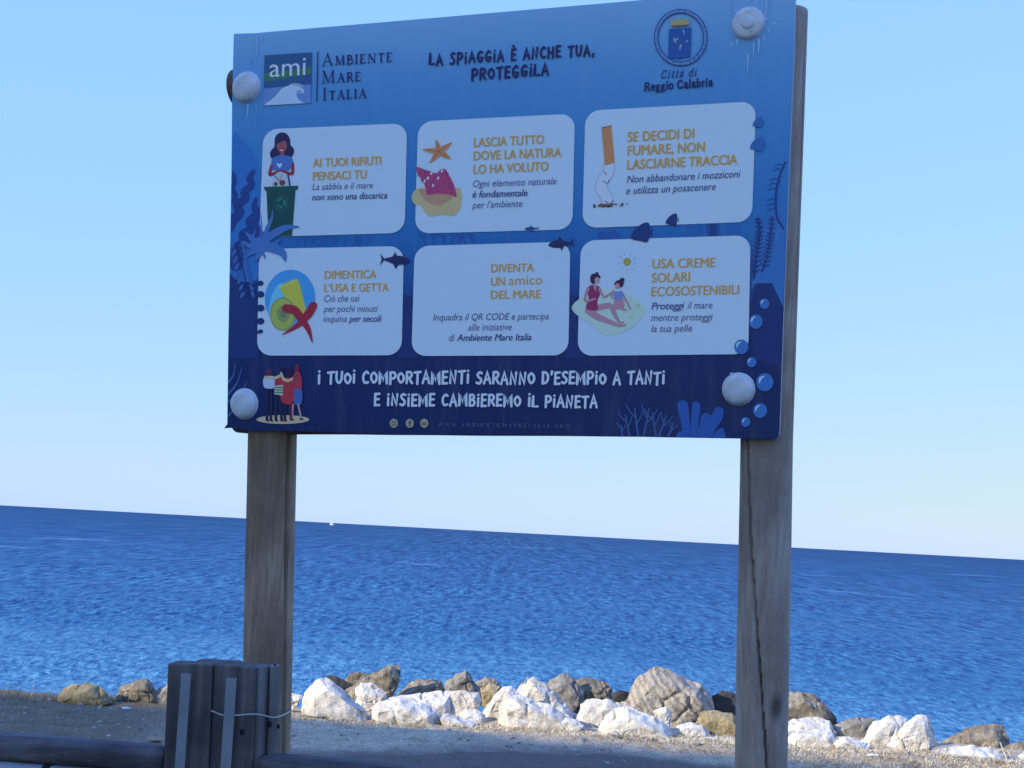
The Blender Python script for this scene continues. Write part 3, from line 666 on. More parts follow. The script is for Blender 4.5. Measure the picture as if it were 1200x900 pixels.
lines(C4, 'body_text', [('Ciò che usi', 380.5, 353.8, 422, 353.2), ('per pochi minuti', 379.8, 365.6, 443, 365.4), ('inquina ', 379.6, 377.4, 407, 377.3), ('per secoli', 409.8, 377.3, 447.5, 377, 7.6, BOLD, .05)], 7.6, BODY, .22, .004)
A2 = Art(4)
A2.disc(340.5, 350, 29.5, 34, (42, 112, 196), rot=.12, n=40); A2.blob([(318, 350), (325, 335), (334, 333), (332, 352), (322, 372), (315, 368)], (70, 140, 205))
A2.build('printed_plate', C4)
A2 = Art(5)
A2.poly([(328, 336.5), (336, 331), (348, 326.8), (351.5, 331), (359.5, 364), (352, 372), (341, 361), (334, 348)], (122, 140, 66)); A2.stroke([(328.5, 337.5), (338, 333.5), (348, 327.8)], 1.6, (146, 162, 88))
A2.disc(332, 368, 15.2, 19.6, (88, 118, 84)); A2.disc(332, 368, 13.2, 17.4, (104, 130, 78)); A2.disc(332.5, 368, 7.6, 9.6, (84, 108, 84)); A2.disc(333, 368, 3.6, 4.6, (74, 90, 84))
A2.build('printed_cup', C4)
A2 = Art(6); RD = (104, 28, 56)
A2.stroke([(336, 361.5), (346, 364), (354, 374), (362, 386), (367, 402)], [10, 10.5, 9, 6, .6], RD); A2.stroke([(368, 358), (362, 368), (350, 381), (331, 392.5)], [9, 10, 6, .6], RD)
A2.build('printed_cross', C4)
C5 = card([(486.3, 288.4), (668.7, 283.4), (666.2, 416.4), (482.5, 417.2)])
lines(C5, 'heading', [('DIVENTA', 576.2, 319.3, 626, 318.2), ('UN', 576, 334.8, 592, 334.4), ('amico', 596.5, 334.2, 636, 332.9, 11.0, GOLD, .002), ('DEL MARE', 575.8, 350.4, 634, 349.3)], 9.6, GOLD, 0, HB)
lines(C5, 'body_text', [('Inquadra il QR CODE e partecipa', 508, 375.7, 643.5, 374.3), ('alle iniziative', 549, 387.4, 600, 386.8), ('di', 526.5, 399.6, 533.2, 399.5), ('Ambiente Mare Italia', 536, 399.6, 623, 398.8, 7.8, BOLD, .05)], 7.8, BODY, .22, .004)
C6 = card([(681, 282), (879.7, 275.8), (877, 415), (677, 417)])
lines(C6, 'heading', [('USA CREME', 765, 314.6, 838, 312.8), ('SOLARI', 764.3, 331.2, 808.5, 329.6), ('ECOSOSTENIBILI', 763.8, 347.2, 866, 344.6)], 10.8, GOLD, 0, HB)
lines(C6, 'body_text', [('Proteggi', 763.8, 362.8, 802, 362, 8.2, BOLD, .05), ('il mare', 806, 362, 835, 361.4), ('mentre proteggi', 763.2, 376.3, 835.5, 375.2), ('la tua pelle', 763.2, 389.3, 811.5, 388.5)], 8.2, BODY, .22, .006)
A2 = Art(4)
A2.blob([(670.3, 361), (680, 350), (698, 343), (711, 338), (725, 342), (745, 350), (757, 361), (753, 371), (742, 383), (724, 391), (711, 392.5), (702, 388), (692, 378), (680, 372)], (116, 156, 178)); A2.disc(740, 372, 2.4, 2, (100, 148, 140), n=10); A2.disc(748, 359, 3, 2.6, (100, 146, 150), n=10)
A2.disc(735.3, 307, 4.4, 4.6, (98, 112, 82)); A2.disc(735.3, 307, 2.6, 2.8, (112, 120, 62))
for k in range(9):
    t = k * .698 + .2; A2.stroke([(735.3 + 8 * math.cos(t), 307 + 8 * math.sin(t)), (735.3 + 11.5 * math.cos(t), 307 + 11.5 * math.sin(t))], .8, (92, 128, 190), cap=False)
A2.build('printed_lawn_and_sun', C6)
SK, MR = (112, 98, 136), (92, 32, 82)
A2 = Art(5)
A2.stroke([(690, 364), (700, 371), (714, 377), (726, 381.5), (733, 381)], [9, 8, 6, 4, 2.4], SK); A2.stroke([(698, 362), (715, 358.5), (721, 369), (726, 377), (731, 378)], [7, 7, 5, 3, 2], SK)
A2.blob([(690.5, 335.5), (697, 334), (703, 336.5), (703.5, 345), (700.5, 353), (701, 362.5), (694, 364), (687, 361), (690, 350), (689, 342)], MR)
A2.blob([(695.5, 334), (699.5, 334), (698.5, 342)], SK, 4)
A2.stroke([(689.5, 338), (686.8, 346), (686.8, 353), (698, 350)], [3.4, 3.2, 3, 2], SK); A2.stroke([(703, 339), (708, 348), (714, 345.5), (720, 341)], [3.2, 2.8, 2.4, 2], SK)
A2.blob([(692, 326), (694, 321.5), (700, 321), (704, 324), (702, 328), (699, 330), (696, 333), (693, 331)], (32, 26, 66)); A2.disc(699.8, 320.8, 2, 2, (32, 26, 66), n=10); A2.disc(700.2, 328.6, 3, 3.8, (128, 106, 140), n=14)
A2.build('printed_woman', C6)
A2 = Art(5)
A2.blob([(720.5, 352), (730, 350), (731.5, 361), (721, 362)], (116, 96, 132)); A2.stroke([(729.5, 344), (735, 354), (739, 362.5)], [3, 2.4, 2], SK); A2.stroke([(728, 358), (731, 363), (735, 363.6)], [4, 2.4, 1.4], SK); A2.stroke([(720.5, 343), (716.5, 347.5), (721, 351)], [2.4, 2, 1.6], SK)
A2.blob([(720, 343), (724, 341.5), (729.5, 341.5), (731, 347), (728.5, 351.5), (721.5, 352), (719.8, 347)], (74, 98, 174))
A2.blob([(720, 334), (722, 330), (727, 328), (731.5, 331), (730, 335.5), (727, 337), (724.5, 333)], (34, 24, 62)); A2.disc(729.6, 328, 2.8, 2.4, (34, 24, 62), n=12); A2.disc(723.8, 335.2, 2.8, 3.3, (128, 100, 128), n=14)
A2.build('printed_child', C6)

# ---- logos and lettering on the blue
INKB = (20, 28, 84)
A2 = Art(3)
A2.poly([(310.5, 65), (366, 61.5), (364.6, 120.8), (309, 124)], (26, 62, 122)); A2.poly([(310.3, 86.5), (365.4, 78), (365.2, 86.5), (310.2, 96)], (34, 84, 82)); A2.poly([(309.6, 104), (364.8, 99), (364.6, 120.8), (309, 124)], (62, 98, 176))
A2.build('logo_square', SIGN)
A2 = Art(4)
A2.poly(bez([(309.5, 123.8), (322, 114), (331, 104), (341, 100.2), (351, 101), (357.5, 106.5)], 5) + bez([(356, 108.5), (351.5, 106), (348.5, 108), (348.5, 113), (352, 118), (358, 121.2)], 5), (112, 144, 204))
A2.stroke([(334, 104.5), (343, 98.8), (352, 99.6), (356, 101.5)], [.6, 1.2, .6], (120, 152, 208)); A2.stroke([(350, 109), (353, 108), (356, 109.4)], 1, (120, 152, 208))
sans(A2, 'ami', 316.2, 90.6, 358.5, 88, 21.5, (164, 186, 224), 0, .008)
A2.build('logo_print', SIGN)
A2 = Art(4); A2.stroke([(373, 60.5), (371.6, 119.5)], 1.2, INKB, cap=False)
for s_, x0, y0, x1, y1 in (('Ambiente', 377.6, 77.4, 459.8, 72), ('Mare', 377.6, 97.6, 423, 94.8), ('Italia', 377.8, 117.6, 429.5, 114.6)):
    strokes_text(A2, s_, SF, x0, y0, x1, y1, 14.2, INKB, 1.7, gap=.14, small=True, smallk=.73)
A2.build('association_name', SIGN)
slogan('slogan_line', [('LA SPiAGGiA È ANCHE TUA,', 503.5, 76.6, 697, 64.5, 12.4, (18, 22, 78), 2.5, .22, .04), ('PROTEGGiLA', 553, 94.3, 643, 87.6, 13, (18, 22, 78), 2.6, .20, .04)])
A2 = Art(4)
cx_, cy_ = 798, 44.2
def ring(art, rx, ry, wd, rgb): art.stroke([(cx_ + rx * math.cos(t), cy_ + ry * math.sin(t)) for t in np.linspace(0, 2 * math.pi, 49)], wd, rgb, smooth=False, cap=False)
ring(A2, 29, 31.2, 4.4, (44, 84, 158)); ring(A2, 30.8, 33, .9, (22, 40, 104)); ring(A2, 26.6, 28.8, .9, (22, 40, 104))
rn = random.Random(3)
for k in range(64):
    t = k * 2 * math.pi / 64
    if rn.random() < .82: A2.stroke([(cx_ + 27.9 * math.cos(t), cy_ + 30.1 * math.sin(t)), (cx_ + (29.4 + rn.random()) * math.cos(t + rn.uniform(-.02, .02)), cy_ + (31.4 + rn.random()) * math.sin(t))], .9, (86, 124, 190), cap=False)
A2.poly([(784.3, 34.3), (810.6, 32.3), (809.3, 66.8), (799.5, 67.8), (796.5, 70), (794, 68.4), (783.2, 69)], (18, 58, 142))
A2.build('town_crest', SIGN)
A2 = Art(5); GD = (104, 112, 98)
A2.poly([(787, 31.5), (785, 24), (788.5, 26), (789.5, 21.5), (793, 25), (796.3, 20), (799.5, 24.6), (803, 20.6), (805.5, 24.5), (809, 22), (807.5, 30)], GD); A2.stroke([(787.3, 31), (807.3, 29.6)], 1.8, (86, 66, 76), cap=False)
for x, y, r in ((791, 47, 2), (794, 46, 1.2), (798, 54, 1.6), (797, 57, 1.2), (805.6, 48.4, 1.2), (792, 50, 1)): A2.disc(x, y, r, r * 1.1, (88, 112, 140), n=8)
A2.stroke([(801, 36), (802, 41)], [1.4, .4], (96, 136, 196)); A2.build('crest_crown', SIGN)
A2 = Art(4)
strokes_text(A2, 'Città di', SF, 774, 92.2, 816, 89, 9.2, (22, 34, 94), 1.15, gap=.16, slant=.22); strokes_text(A2, 'Reggio Calabria', SF, 755, 106.8, 835.5, 100.6, 9.4, (16, 24, 84), 1.9, gap=.05)
A2.build('town_name', SIGN)
PW = (146, 172, 218)
slogan('slogan_line', [("i TUOi COMPORTAMENTi SARANNO D'ESEMPiO A TANTi", 373, 448.8, 779, 449.8, 13.6, PW, 2.9, .16, .05), ('E iNSiEME CAMBiEREMO iL PiANETA', 439, 474.6, 700, 477, 13.2, PW, 2.8, .17, .05)])
for x in (462, 480.6, 497.6): A2 = Art(4); A2.disc(x, 496, 4.8, 5.3, (104, 112, 118)); A2.build('footer_icon', SIGN)
A2 = Art(5); DK = (28, 44, 96)
A2.disc(462, 496, 2.6, 3, DK, n=14); A2.disc(462, 496, 1.7, 2, (104, 112, 118), n=12)
A2.stroke([(482.2, 493), (480.8, 493.2), (480.6, 499.4)], 1.1, DK, smooth=False, cap=False); A2.stroke([(478.8, 495.6), (482.4, 495.5)], .9, DK, cap=False)
A2.stroke([(495.6, 495), (495.6, 498.6)], .9, DK, cap=False); A2.stroke([(497.3, 498.6), (497.3, 495.4), (499.2, 495.2), (499.6, 498.6)], .9, DK, smooth=False, cap=False)
xx = 514.0
for ch in 'WWW.AMBIENTEMAREITALIA.ORG':
    wch = {'I': 1.0, '.': 1.0, 'W': 5.4, 'M': 4.6}.get(ch, 3.9); yb = 500 + 1.6 * (xx - 514) / 160
    sans(A2, ch, xx, yb, xx + wch, yb, 4.6, (50, 66, 118)); xx += wch + 2.42
A2.build('web_address', SIGN)['kind'] = 'stuff'
# group of friends, seen from behind
A2 = Art(4); A2.disc(332, 491.6, 31, 5.2, (122, 128, 134), n=36); A2.build('printed_friends_ground', SIGN)
A2 = Art(5); YL, RD2 = (128, 130, 130), (104, 40, 66)
for x in (313.5, 318, 324, 330.5, 334.5): A2.stroke([(x, 457), (x, 492)], 3.2, (17, 24, 66)); A2.stroke([(x, 492), (x + 1.5, 493)], 2.2, (24, 26, 44))
A2.blob([(321, 448), (326, 443), (345, 444), (345.5, 460), (344, 471), (338, 474), (331, 471), (328, 462)], (110, 38, 62))
A2.poly([(322.5, 452), (332.5, 451), (332, 463.5), (322, 462)], (106, 136, 150))
for y in (454, 457, 460): A2.stroke([(322.5, y), (332.3, y)], 1.1, (30, 60, 80), cap=False)
A2.blob([(310.5, 442), (321, 441), (322.5, 450), (321, 455), (312, 455), (309.3, 451)], (112, 138, 196)); A2.stroke([(312, 442), (322, 443), (330, 440)], 3.4, YL)
A2.stroke([(330, 437), (333, 444), (339, 446), (347, 441)], [2.6, 3.2, 3, 2.6], YL); A2.blob([(344, 442), (348, 434), (352, 437), (354.5, 447), (353.5, 457), (347, 458), (345, 452)], RD2)
A2.blob([(346, 457), (354, 457), (354.8, 468), (353, 474), (345.5, 473)], (44, 72, 150)); A2.stroke([(344, 474), (343.2, 489)], 2.2, SK); A2.stroke([(350, 474), (353.5, 489)], 2.2, SK)
A2.stroke([(341, 475), (341.5, 489)], 3, (50, 24, 58)); A2.stroke([(341, 491.5), (344, 491.8)], 2, (20, 20, 40)); A2.stroke([(352.4, 491), (355, 491)], 1.8, (20, 20, 40))
A2.disc(331, 433, 3, 3.4, (16, 20, 60), n=14); A2.disc(340, 437, 4.6, 5.4, (16, 20, 60), n=14); A2.disc(316, 436, 3.4, 3.4, (66, 24, 66), n=14); A2.disc(349, 431, 3, 4, (80, 26, 60), n=14)
A2.build('printed_friends', SIGN)

# ---- pale dried drips round the bolts
rn = random.Random(8); DR = (84, 128, 196)
for x, y0, y1, wv in ((301.5, 42, 66, 2), (306.5, 44, 49, 3), (295, 66, 76, 1), (290.5, 122, 138, 2.2), (300, 122, 152, 1.4), (284.5, 121, 127, 1.2), (857, 50, 56, 2), (864, 46, 54, 3), (883, 50, 68, 2.4), (889, 46, 62, 3), (895, 42, 50, 2.2), (876, 64, 87, 2.2), (886, 0, 6, 3), (897.5, -2, 26, 2.4), (893, -4, 12, 2), (902, -6, 18, 1.2), (858, 2, 20, 1.4), (866, -4, 5, 2.4), (877, -6, 5, 3)):
    A2 = Art(3); A2.stroke([(x + .03 * (y1 - y0), y0), (x, y1)], [wv, wv * .4], DR if wv > 1.5 else (66, 112, 186), cap=False); A2.build('dried_drip', PANEL)
A2 = Art(3)
for _ in range(8): A2.disc(905 + rn.uniform(-8, 10), 28 + rn.uniform(-10, 10), .8, .8, (110, 150, 205), n=6)
A2.build('paint_specks', PANEL)['kind'] = 'stuff'

# ---- bolt caps
capm = mat('grey white plastic', (.70, .74, .76), .45, .4); n = N(capm); n.color(n.ramp(n.noise(n.coord(), 22, 4, .7), [(.3, (.50, .53, .54)), (.6, (.70, .73, .74))]))
def boltcap(x, y, r, dome=True):
    c = on_board(x, y); bm = bmesh.new(); rings = []
    prof = [(1.06, .0005), (1.06, .0025), (1.0, .003), (.99, .010)] + ([(.95, .0165), (.86, .0225), (.70, .0275), (.5, .030), (.25, .0312)] if dome else [(.96, .014), (.80, .0175), (.5, .0195), (.42, .0198), (.40, .0225), (.2, .0232)])
    for pr, hh in prof:
        rings.append([bm.verts.new(tuple(c + BX * math.cos(t) * r * pr + BZ * math.sin(t) * r * pr + BN * hh * .8)) for t in np.linspace(0, 2 * math.pi, 40, False)])
    for p_, q_ in zip(rings, rings[1:]):
        for i in range(40): bm.faces.new((p_[i], p_[(i + 1) % 40], q_[(i + 1) % 40], q_[i]))
    bm.faces.new(rings[-1]); o = from_bm('bolt_cap', bm, capm, SIGN, smooth=True); return o
boltcap(289.3, 102.3, .0545); boltcap(877, 27.6, .0500, False); boltcap(286.6, 473.2, .0535)
bc = boltcap(865.6, 456, .0500)
# moulding nub on the rim of the lower right cap
nb_ = face(857.5, 438.6, 0.004); vs, fs = tube([nb_, nb_ + BN * .008], [.006, .003], 8); mesh('nub', vs, fs, capm, bc)

# ---- timber: posts and cross rails behind the panel
def wood(name, c0, c1, c2, ax=2, knots=True, scale=1.0):
    m = mat(name, rough=.82, spec=.25); n = N(m); s3 = [14 * scale] * 3; s3[ax] = .9 * scale
    v = n.coord(tuple(s3)); g1 = n.noise(v, 1.0, 6, .65, .6); s4 = [60 * scale] * 3; s4[ax] = 2.0 * scale
    g2 = n.noise(n.coord(tuple(s4)), 1.0, 4, .6); blot = n.noise(n.coord(), 3.2, 4, .6)
    c = n.mix(.5, n.ramp(g1, [(.3, c0), (.5, c1), (.7, c2)]), n.ramp(g2, [(.3, c0), (.7, c2)]))
    c = n.mix(n.ramp(blot, [(.38, .65), (.62, 0.0)]), c, c0)
    if knots:
        s5 = [5.5] * 3; s5[ax] = 2.6; vo = n.new('ShaderNodeTexVoronoi'); vo.inputs['Scale'].default_value = 1.0; n.ln(n.coord(tuple(s5), loc=(.3, .2, .7)), vo.inputs['Vector'])
        c = n.mix(n.ramp(vo.outputs['Distance'], [(.05, .85), (.16, .0)]), c, tuple(x * .35 for x in c0))
    n.color(c); b_ = n.bump(g2, .5, .004); n.bump(g1, .4, .006, b_); return m
WPOST = wood('weathered round timber', (.17, .11, .07), (.39, .275, .18), (.56, .42, .29))
WSILV = wood('silvered round timber', (.22, .165, .125), (.41, .33, .265), (.56, .47, .385))
def timber(name, ctr, wid, m, parent, cracks, depthf=1.0, step=.02, sq=2.6, topcut=0.0):
    """upright timber: ctr(t) axis, wid(t) half width, superellipse section turned with the board; cracks (angle(t), half-angle, depth, t0, t1)"""
    bm = bmesh.new(); n_t = int(1 / step); SEG = 96; rings = []
    for i in range(n_t + 1):
        t = i / n_t; c = ctr(t); r = wid(t); ring_ = []
        for k in range(SEG):
            a_ = 2 * math.pi * k / SEG; ca, sa = math.cos(a_), math.sin(a_)
            f = (abs(ca) ** sq + abs(sa) ** sq) ** (-1 / sq); rr_ = r * f
            rr_ *= 1 + .018 * noise.noise(Vector((ca * 2, sa * 2, t * 6))) + .006 * noise.noise(Vector((ca * 9, sa * 9, t * 4)))
            for ang, ha, dp, t0, t1 in cracks:
                if t0 <= t <= t1:
                    da = (a_ - ang(t) + math.pi) % (2 * math.pi) - math.pi
                    fade = min(1, (t - t0) / .06 + .05, (t1 - t) / .06 + .05); hw = ha * (.7 + .5 * noise.noise(Vector((t * 9, ang(t), 2)))) * fade
                    if abs(da) < hw + .02: rr_ -= r * dp * fade * max(0, 1 - (abs(da) / (hw + .02)) ** 3)
            top = -topcut * (1 - abs(sa)) if i == n_t else 0
            ring_.append(bm.verts.new(tuple(c + BX * ca * rr_ + BN * sa * rr_ * depthf + BZ * top)))
        rings.append(ring_)
    for p_, q_ in zip(rings, rings[1:]):
        for k in range(SEG): bm.faces.new((p_[k], p_[(k + 1) % SEG], q_[(k + 1) % SEG], q_[k]))
    top = rings[-1]; cc = bm.verts.new(tuple(sum((np.array(v.co) for v in top), np.zeros(3)) / SEG + BZ * .004))
    for k in range(SEG): bm.faces.new((top[k], top[(k + 1) % SEG], cc))
    bm.faces.new(rings[0][::-1])
    return from_bm(name, bm, m, parent, smooth=True)
RP = .083
def axis(px):                                          # px: [(y, xcentre)] traced; returns a centre on a line behind the panel
    ys = [p[0] for p in px]; xs = [p[1] for p in px]
    def ctr(y): return on_board(np.interp(y, ys, xs), y, -TH - RP - .002)
    return ctr
def hw_at(ctr, y, px):                                 # world half width from a half width in pixels
    c = ctr(y); return px * ((c - EYE) @ FW) / FPX
LA = axis([(30, 327), (515, 319.2), (780, 313.8), (900, 311.3), (1300, 303)]); RA = axis([(-30, 918), (20, 915.8), (515, 898.3), (900, 892), (1300, 885)])
tl = [1290, 62]; tr_ = [1290, 15]
yl = lambda t: tl[0] + (tl[1] - tl[0]) * t; yr = lambda t: tr_[0] + (tr_[1] - tr_[0]) * t
ti = lambda y, T_: (y - T_[0]) / (T_[1] - T_[0])
timber('post', lambda t: LA(yl(t)), lambda t: hw_at(LA, yl(t), 26.6), WPOST, SIGN,
       [(lambda t: .30 + .035 * math.sin(t * 14) - .03 * t, .085, .42, 0, .97), (lambda t: 1.2, .012, .12, .1, .5)], step=.008)
yrx = [515, 640, 740, 800, 900, 1000]; xcr = [-21, -15.5, -7, -1, 8, 14]      # the long crack's place across the face, in pixels off the axis
def ang_r(t):
    return math.acos(max(-.95, min(.95, np.interp(yr(t), yrx, xcr) / 30.5))) - .12
timber('post', lambda t: RA(yr(t)), lambda t: hw_at(RA, yr(t), 30.0) * (1.0 if yr(t) > 515 else 1.0), WSILV, SIGN,
       [(ang_r, .032, .5, ti(1100, tr_), ti(430, tr_)), (lambda t: 1.08, .016, .3, ti(585, tr_), ti(480, tr_)), (lambda t: .35, .03, .3, ti(500, tr_), 1)], step=.005, topcut=.0)
WRAIL = wood('brown round timber', (.09, .05, .035), (.17, .11, .08), (.26, .18, .13), ax=0)
for y0, x0, y1, x1, nm, rr_ in ((103.5, 276.5, 33, 926, 'rail', .074), (485.6, 279.5, 486.5, 905, 'rail', .073)):
    p0 = on_board(x0, y0, -TH - rr_ - .003); p1 = on_board(x1, y1, -TH - rr_ - .003)
    path = [p0 + (p1 - p0) * t for t in np.linspace(0, 1, 30)]; rad = [rr_ * .93] + [rr_ * (1 + .02 * noise.noise(Vector((t * 7, 0, 0)))) for t in np.linspace(0, 1, 28)] + [rr_ * .93]
    vs, fs = tube(path, rad, 32); o = mesh('cross_rail', vs, fs, WRAIL, SIGN, smooth=True)
# ================================================================ roadside barrier and its timber post cluster
DRK = wood('dark creosoted timber', (.045, .038, .038), (.135, .115, .105), (.26, .225, .205), scale=1.0)
GRY = wood('greyed timber', (.095, .085, .082), (.22, .20, .19), (.36, .335, .32))
RAILW = wood('barrier timber', (.035, .03, .034), (.10, .09, .09), (.19, .175, .17), ax=0)
GALV = mat('galvanised steel', (.25, .27, .30), .5, .5, .3); n = N(GALV); n.color(n.ramp(n.noise(n.coord((1, 1, .3)), 14, 4, .6), [(.3, (.19, .205, .225)), (.7, (.29, .305, .33))])); n.bump(n.noise(n.coord(), 60, 2), .15, .002)
DB = 4.18                                             # distance of the barrier's front face
def prism(name, outline, m, parent, top_tilt=None, bev=.007):
    """outline: (x, y) world plan points; from the ground to a height that may differ per corner"""
    bm = bmesh.new(); K = len(outline); z0 = -.15
    zs = top_tilt; lv = 14
    rings = []
    for i in range(lv + 1):
        t = i / lv
        rings.append([bm.verts.new((x - .040 * (z0 + (z - z0) * t - .83) + .003 * noise.noise(Vector((x * 9, t * 3, 1))), y + .003 * noise.noise(Vector((y * 9, t * 3, 5))), z0 + (z - z0) * t)) for (x, y), z in zip(outline, zs)])
    cx_, cy_ = np.mean([p[0] for p in outline]), np.mean([p[1] for p in outline])
    rings.append([bm.verts.new((x - .040 * (z - .83) + (cx_ - x) * .05, y + (cy_ - y) * .05, z + .005)) for (x, y), z in zip(outline, zs)])
    for p_, q_ in zip(rings, rings[1:]):
        for k in range(K): bm.faces.new((p_[k], p_[(k + 1) % K], q_[(k + 1) % K], q_[k]))
    bm.faces.new(rings[-1]); bm.faces.new(rings[0][::-1]); bmesh.ops.recalc_face_normals(bm, faces=bm.faces)
    return from_bm(name, bm, m, parent)
def rounded(cx_, cy_, hw, hd, ang, r=.02, wob=0):
    pts = []
    for sx, sy, a0 in ((1, -1, -90), (1, 1, 0), (-1, 1, 90), (-1, -1, 180)):
        for k in range(5):
            t = R(a0 + 22.5 * k); pts.append((sx * (hw - r) + r * math.cos(t), sy * (hd - r) + r * math.sin(t)))
    c, s_ = math.cos(ang), math.sin(ang)
    return [(cx_ + x * c - y * s_, cy_ + x * s_ + y * c) for x, y in pts]
cl0 = at(262, 900, DB + .08)
CL = empty('barrier_post', (cl0[0], cl0[1], 0), 'cluster of dark upright timbers with two steel strips beside the left sign post', 'bollard')
def upright(x0, x1, ytop, d, m, hd=.06, dz=0.0, r=.018, ang=-.06):
    a, b = at(x0, 890, d), at(x1, 890, d); hw = math.hypot(*(b - a)[:2]) / 2; c = (a + b) / 2
    zt = at((x0 + x1) / 2, ytop, d)[2]; pl = rounded(c[0], c[1] + hd, hw, hd, ang, r)
    # a whisker of slope on each top
    tops = [zt + dz * (p[0] - c[0]) / hw for p in pl]
    return prism('upright', pl, m, CL, tops)
u1 = upright(192.5, 246.5, 781.5, DB, DRK, .055, .002, .012)
u2 = upright(246.8, 297.5, 783.5, DB - .005, DRK, .06, -.002, .014)
u3 = upright(296.2, 310.5, 784.5, DB + .012, GRY, .05, 0, .022, -.2)
u4 = upright(310.3, 322.5, 784.0, DB + .03, GRY, .04, 0, .02, .2)
u5 = upright(224, 276, 778.3, DB + .125, DRK, .035, .001, .01)
def strip(x0t, x1t, yt, x0b, x1b, yb, d):
    a, b = at(x0t, yt, d), at(x1t, yt, d); e, f = at(x0b, yb, d), at(x1b, yb, d); q = np.array([0, -.004, 0])
    xs0, xs1 = (a[0] + e[0]) / 2, (b[0] + f[0]) / 2; zb = .25
    w0, w1 = a, b; e = np.array([e[0] + (e[0] - a[0]) * .3, a[1], zb]); f = np.array([f[0] + (f[0] - b[0]) * .3, b[1], zb])
    vs = [a, b, f, e]; vs = vs + [v + q for v in vs]
    o = mesh('metal_strip', vs, [(0, 1, 2, 3), (4, 7, 6, 5), (0, 4, 5, 1), (1, 5, 6, 2), (2, 6, 7, 3), (3, 7, 4, 0)], GALV, CL); return o
s1 = strip(212.6, 224.2, 789, 210.3, 221.3, 893, DB - .004); s2 = strip(265.4, 277.6, 794.3, 263.4, 275, 893, DB - .009)
dk = mat('dark hole', (.01, .01, .012), .8, .2)
for x, y, st_ in ((215.4, 842.2, s1), (268.4, 848, s2)):
    c = at(x, y, DB - .0165); vs, fs = tube([c + np.array([0, .004, 0]), c + np.array([0, -.0015, 0])], .0048, 12); mesh('bolt', vs, fs, dk, st_)
for x, y, u_, k in ((283.5, 858, u2, 1.3), (315.5, 849, u4, 1.4), (326, 851.5, u4, 1.0)):      # knots
    d_ = DB - .006 if k == 1.3 else DB + .029
    c = at(x, y, d_); bmk = bmesh.new(); bmesh.ops.create_uvsphere(bmk, u_segments=14, v_segments=8, radius=.0052 * k)
    bmesh.ops.scale(bmk, vec=(1, .12, 1.5), verts=bmk.verts); bmesh.ops.translate(bmk, vec=tuple(c), verts=bmk.verts); from_bm('knot', bmk, dk, u_, smooth=True)
wm = mat('old wire', (.42, .38, .33), .5, .4, .3)
wp = [at(x, y, d) for x, y, d in ((246.6, 832.6, DB + .10), (248.5, 833.3, DB - .012), (255, 836, DB - .014), (263, 838.6, DB - .02), (276, 838.4, DB - .022), (298, 837, DB - .014), (310, 838.8, DB + .004), (321.5, 841, DB + .020), (331, 838.4, DB + .12), (338.5, 834.6, DB + .34), (342.2, 833, DB + .47), (341, 832.5, DB + .62))]
vs, fs = tube(bez(wp, 6), .0029, 8); o = mesh('tie_wire', vs, fs, wm, smooth=True); tag(o, 'thin pale wire tying the timber cluster to the left sign post', 'wire')

# rails: round edged timbers with a steel tube under them
def rail(x0, y0, x1, y1, d0, d1, ext0, ext1, lab, hgt=.085, bracket=None, mround=.03):
    a, b = at(x0, y0, d0), at(x1, y1, d1); dr = b - a; L = np.linalg.norm(dr); u = dr / L; a2 = a - u * ext0; b2 = b + u * ext1; L2 = np.linalg.norm(b2 - a2)
    side = np.cross(u, np.array([0, 0, 1.0])); side /= np.linalg.norm(side)       # towards the road
    if side[1] > 0: side = -side
    upv = np.array([0, 0, 1.0]); hw = .06
    prof = []
    for sx, sy, a0 in ((1, 1, 0), (-1, 1, 90), (-1, -1, 180), (1, -1, 270)):
        for k in range(6):
            t = R(a0 + 18 * k); prof.append((sx * (hw - mround) + mround * math.cos(t), sy * (hgt / 2 - mround) + mround * math.sin(t) - hgt / 2))
    root = empty('barrier_rail', (a2[0], a2[1], 0), lab, 'crash barrier', 'timber crash barrier rails')
    nst = 60; vs = []; fs = []; K = len(prof)
    for i in range(nst + 1):
        t = i / nst; e = 1.0; 
        if (i == 0 and ext0 < .05) or (i == nst and ext1 < .05): e = .88
        c = a2 + u * L2 * t
        for k, (p, q) in enumerate(prof): 
            nn_ = .0035 * noise.noise(Vector((t * 7, k * .25, d0)))
            vs.append(c + side * (p * e - hw + nn_) * 1.0 + upv * ((q + hgt / 2) * e - hgt / 2 + nn_))
    for i in range(nst):
        for k in range(K): fs.append((i * K + k, i * K + (k + 1) % K, (i + 1) * K + (k + 1) % K, (i + 1) * K + k))
    fs.append(tuple(range(K))[::-1]); fs.append(tuple(range(nst * K, (nst + 1) * K)))
    mesh('timber_beam', vs, fs, RAILW, root, smooth=True)
    tb = [a2 + u * L2 * t + side * (-.012) - upv * (hgt + .028) for t in np.linspace(.002, .998, 12)]
    vs, fs = tube(tb, .030, 20); mesh('steel_tube', vs, fs, GALV, root, smooth=True)
    if bracket:
        c = at(*bracket, d0 * .6 + d1 * .4); tt = (c - a2) @ u
        p = a2 + u * tt - upv * (hgt + .028) + side * -.012
        vs, fs = tube([p - u * .012, p + u * .012], .0345, 20); mesh('clamp', vs, fs, dk, root, smooth=True)
    for t in (.08, .5, .92) if L2 > 2 else (.5,):
        c = a2 + u * L2 * t - side * .16
        vs = [c + side * i * .03 * -1 + u * j * .04 + upv * (0 if k_ else -c[2] - .1) - upv * (.02 if k_ else 0) for k_ in (0, 1) for i in (0, 1) for j in (-1, 1)]
        mesh('support', vs, [(0, 1, 3, 2), (4, 6, 7, 5), (0, 4, 5, 1), (2, 3, 7, 6), (0, 2, 6, 4), (1, 5, 7, 3)], GALV, root)
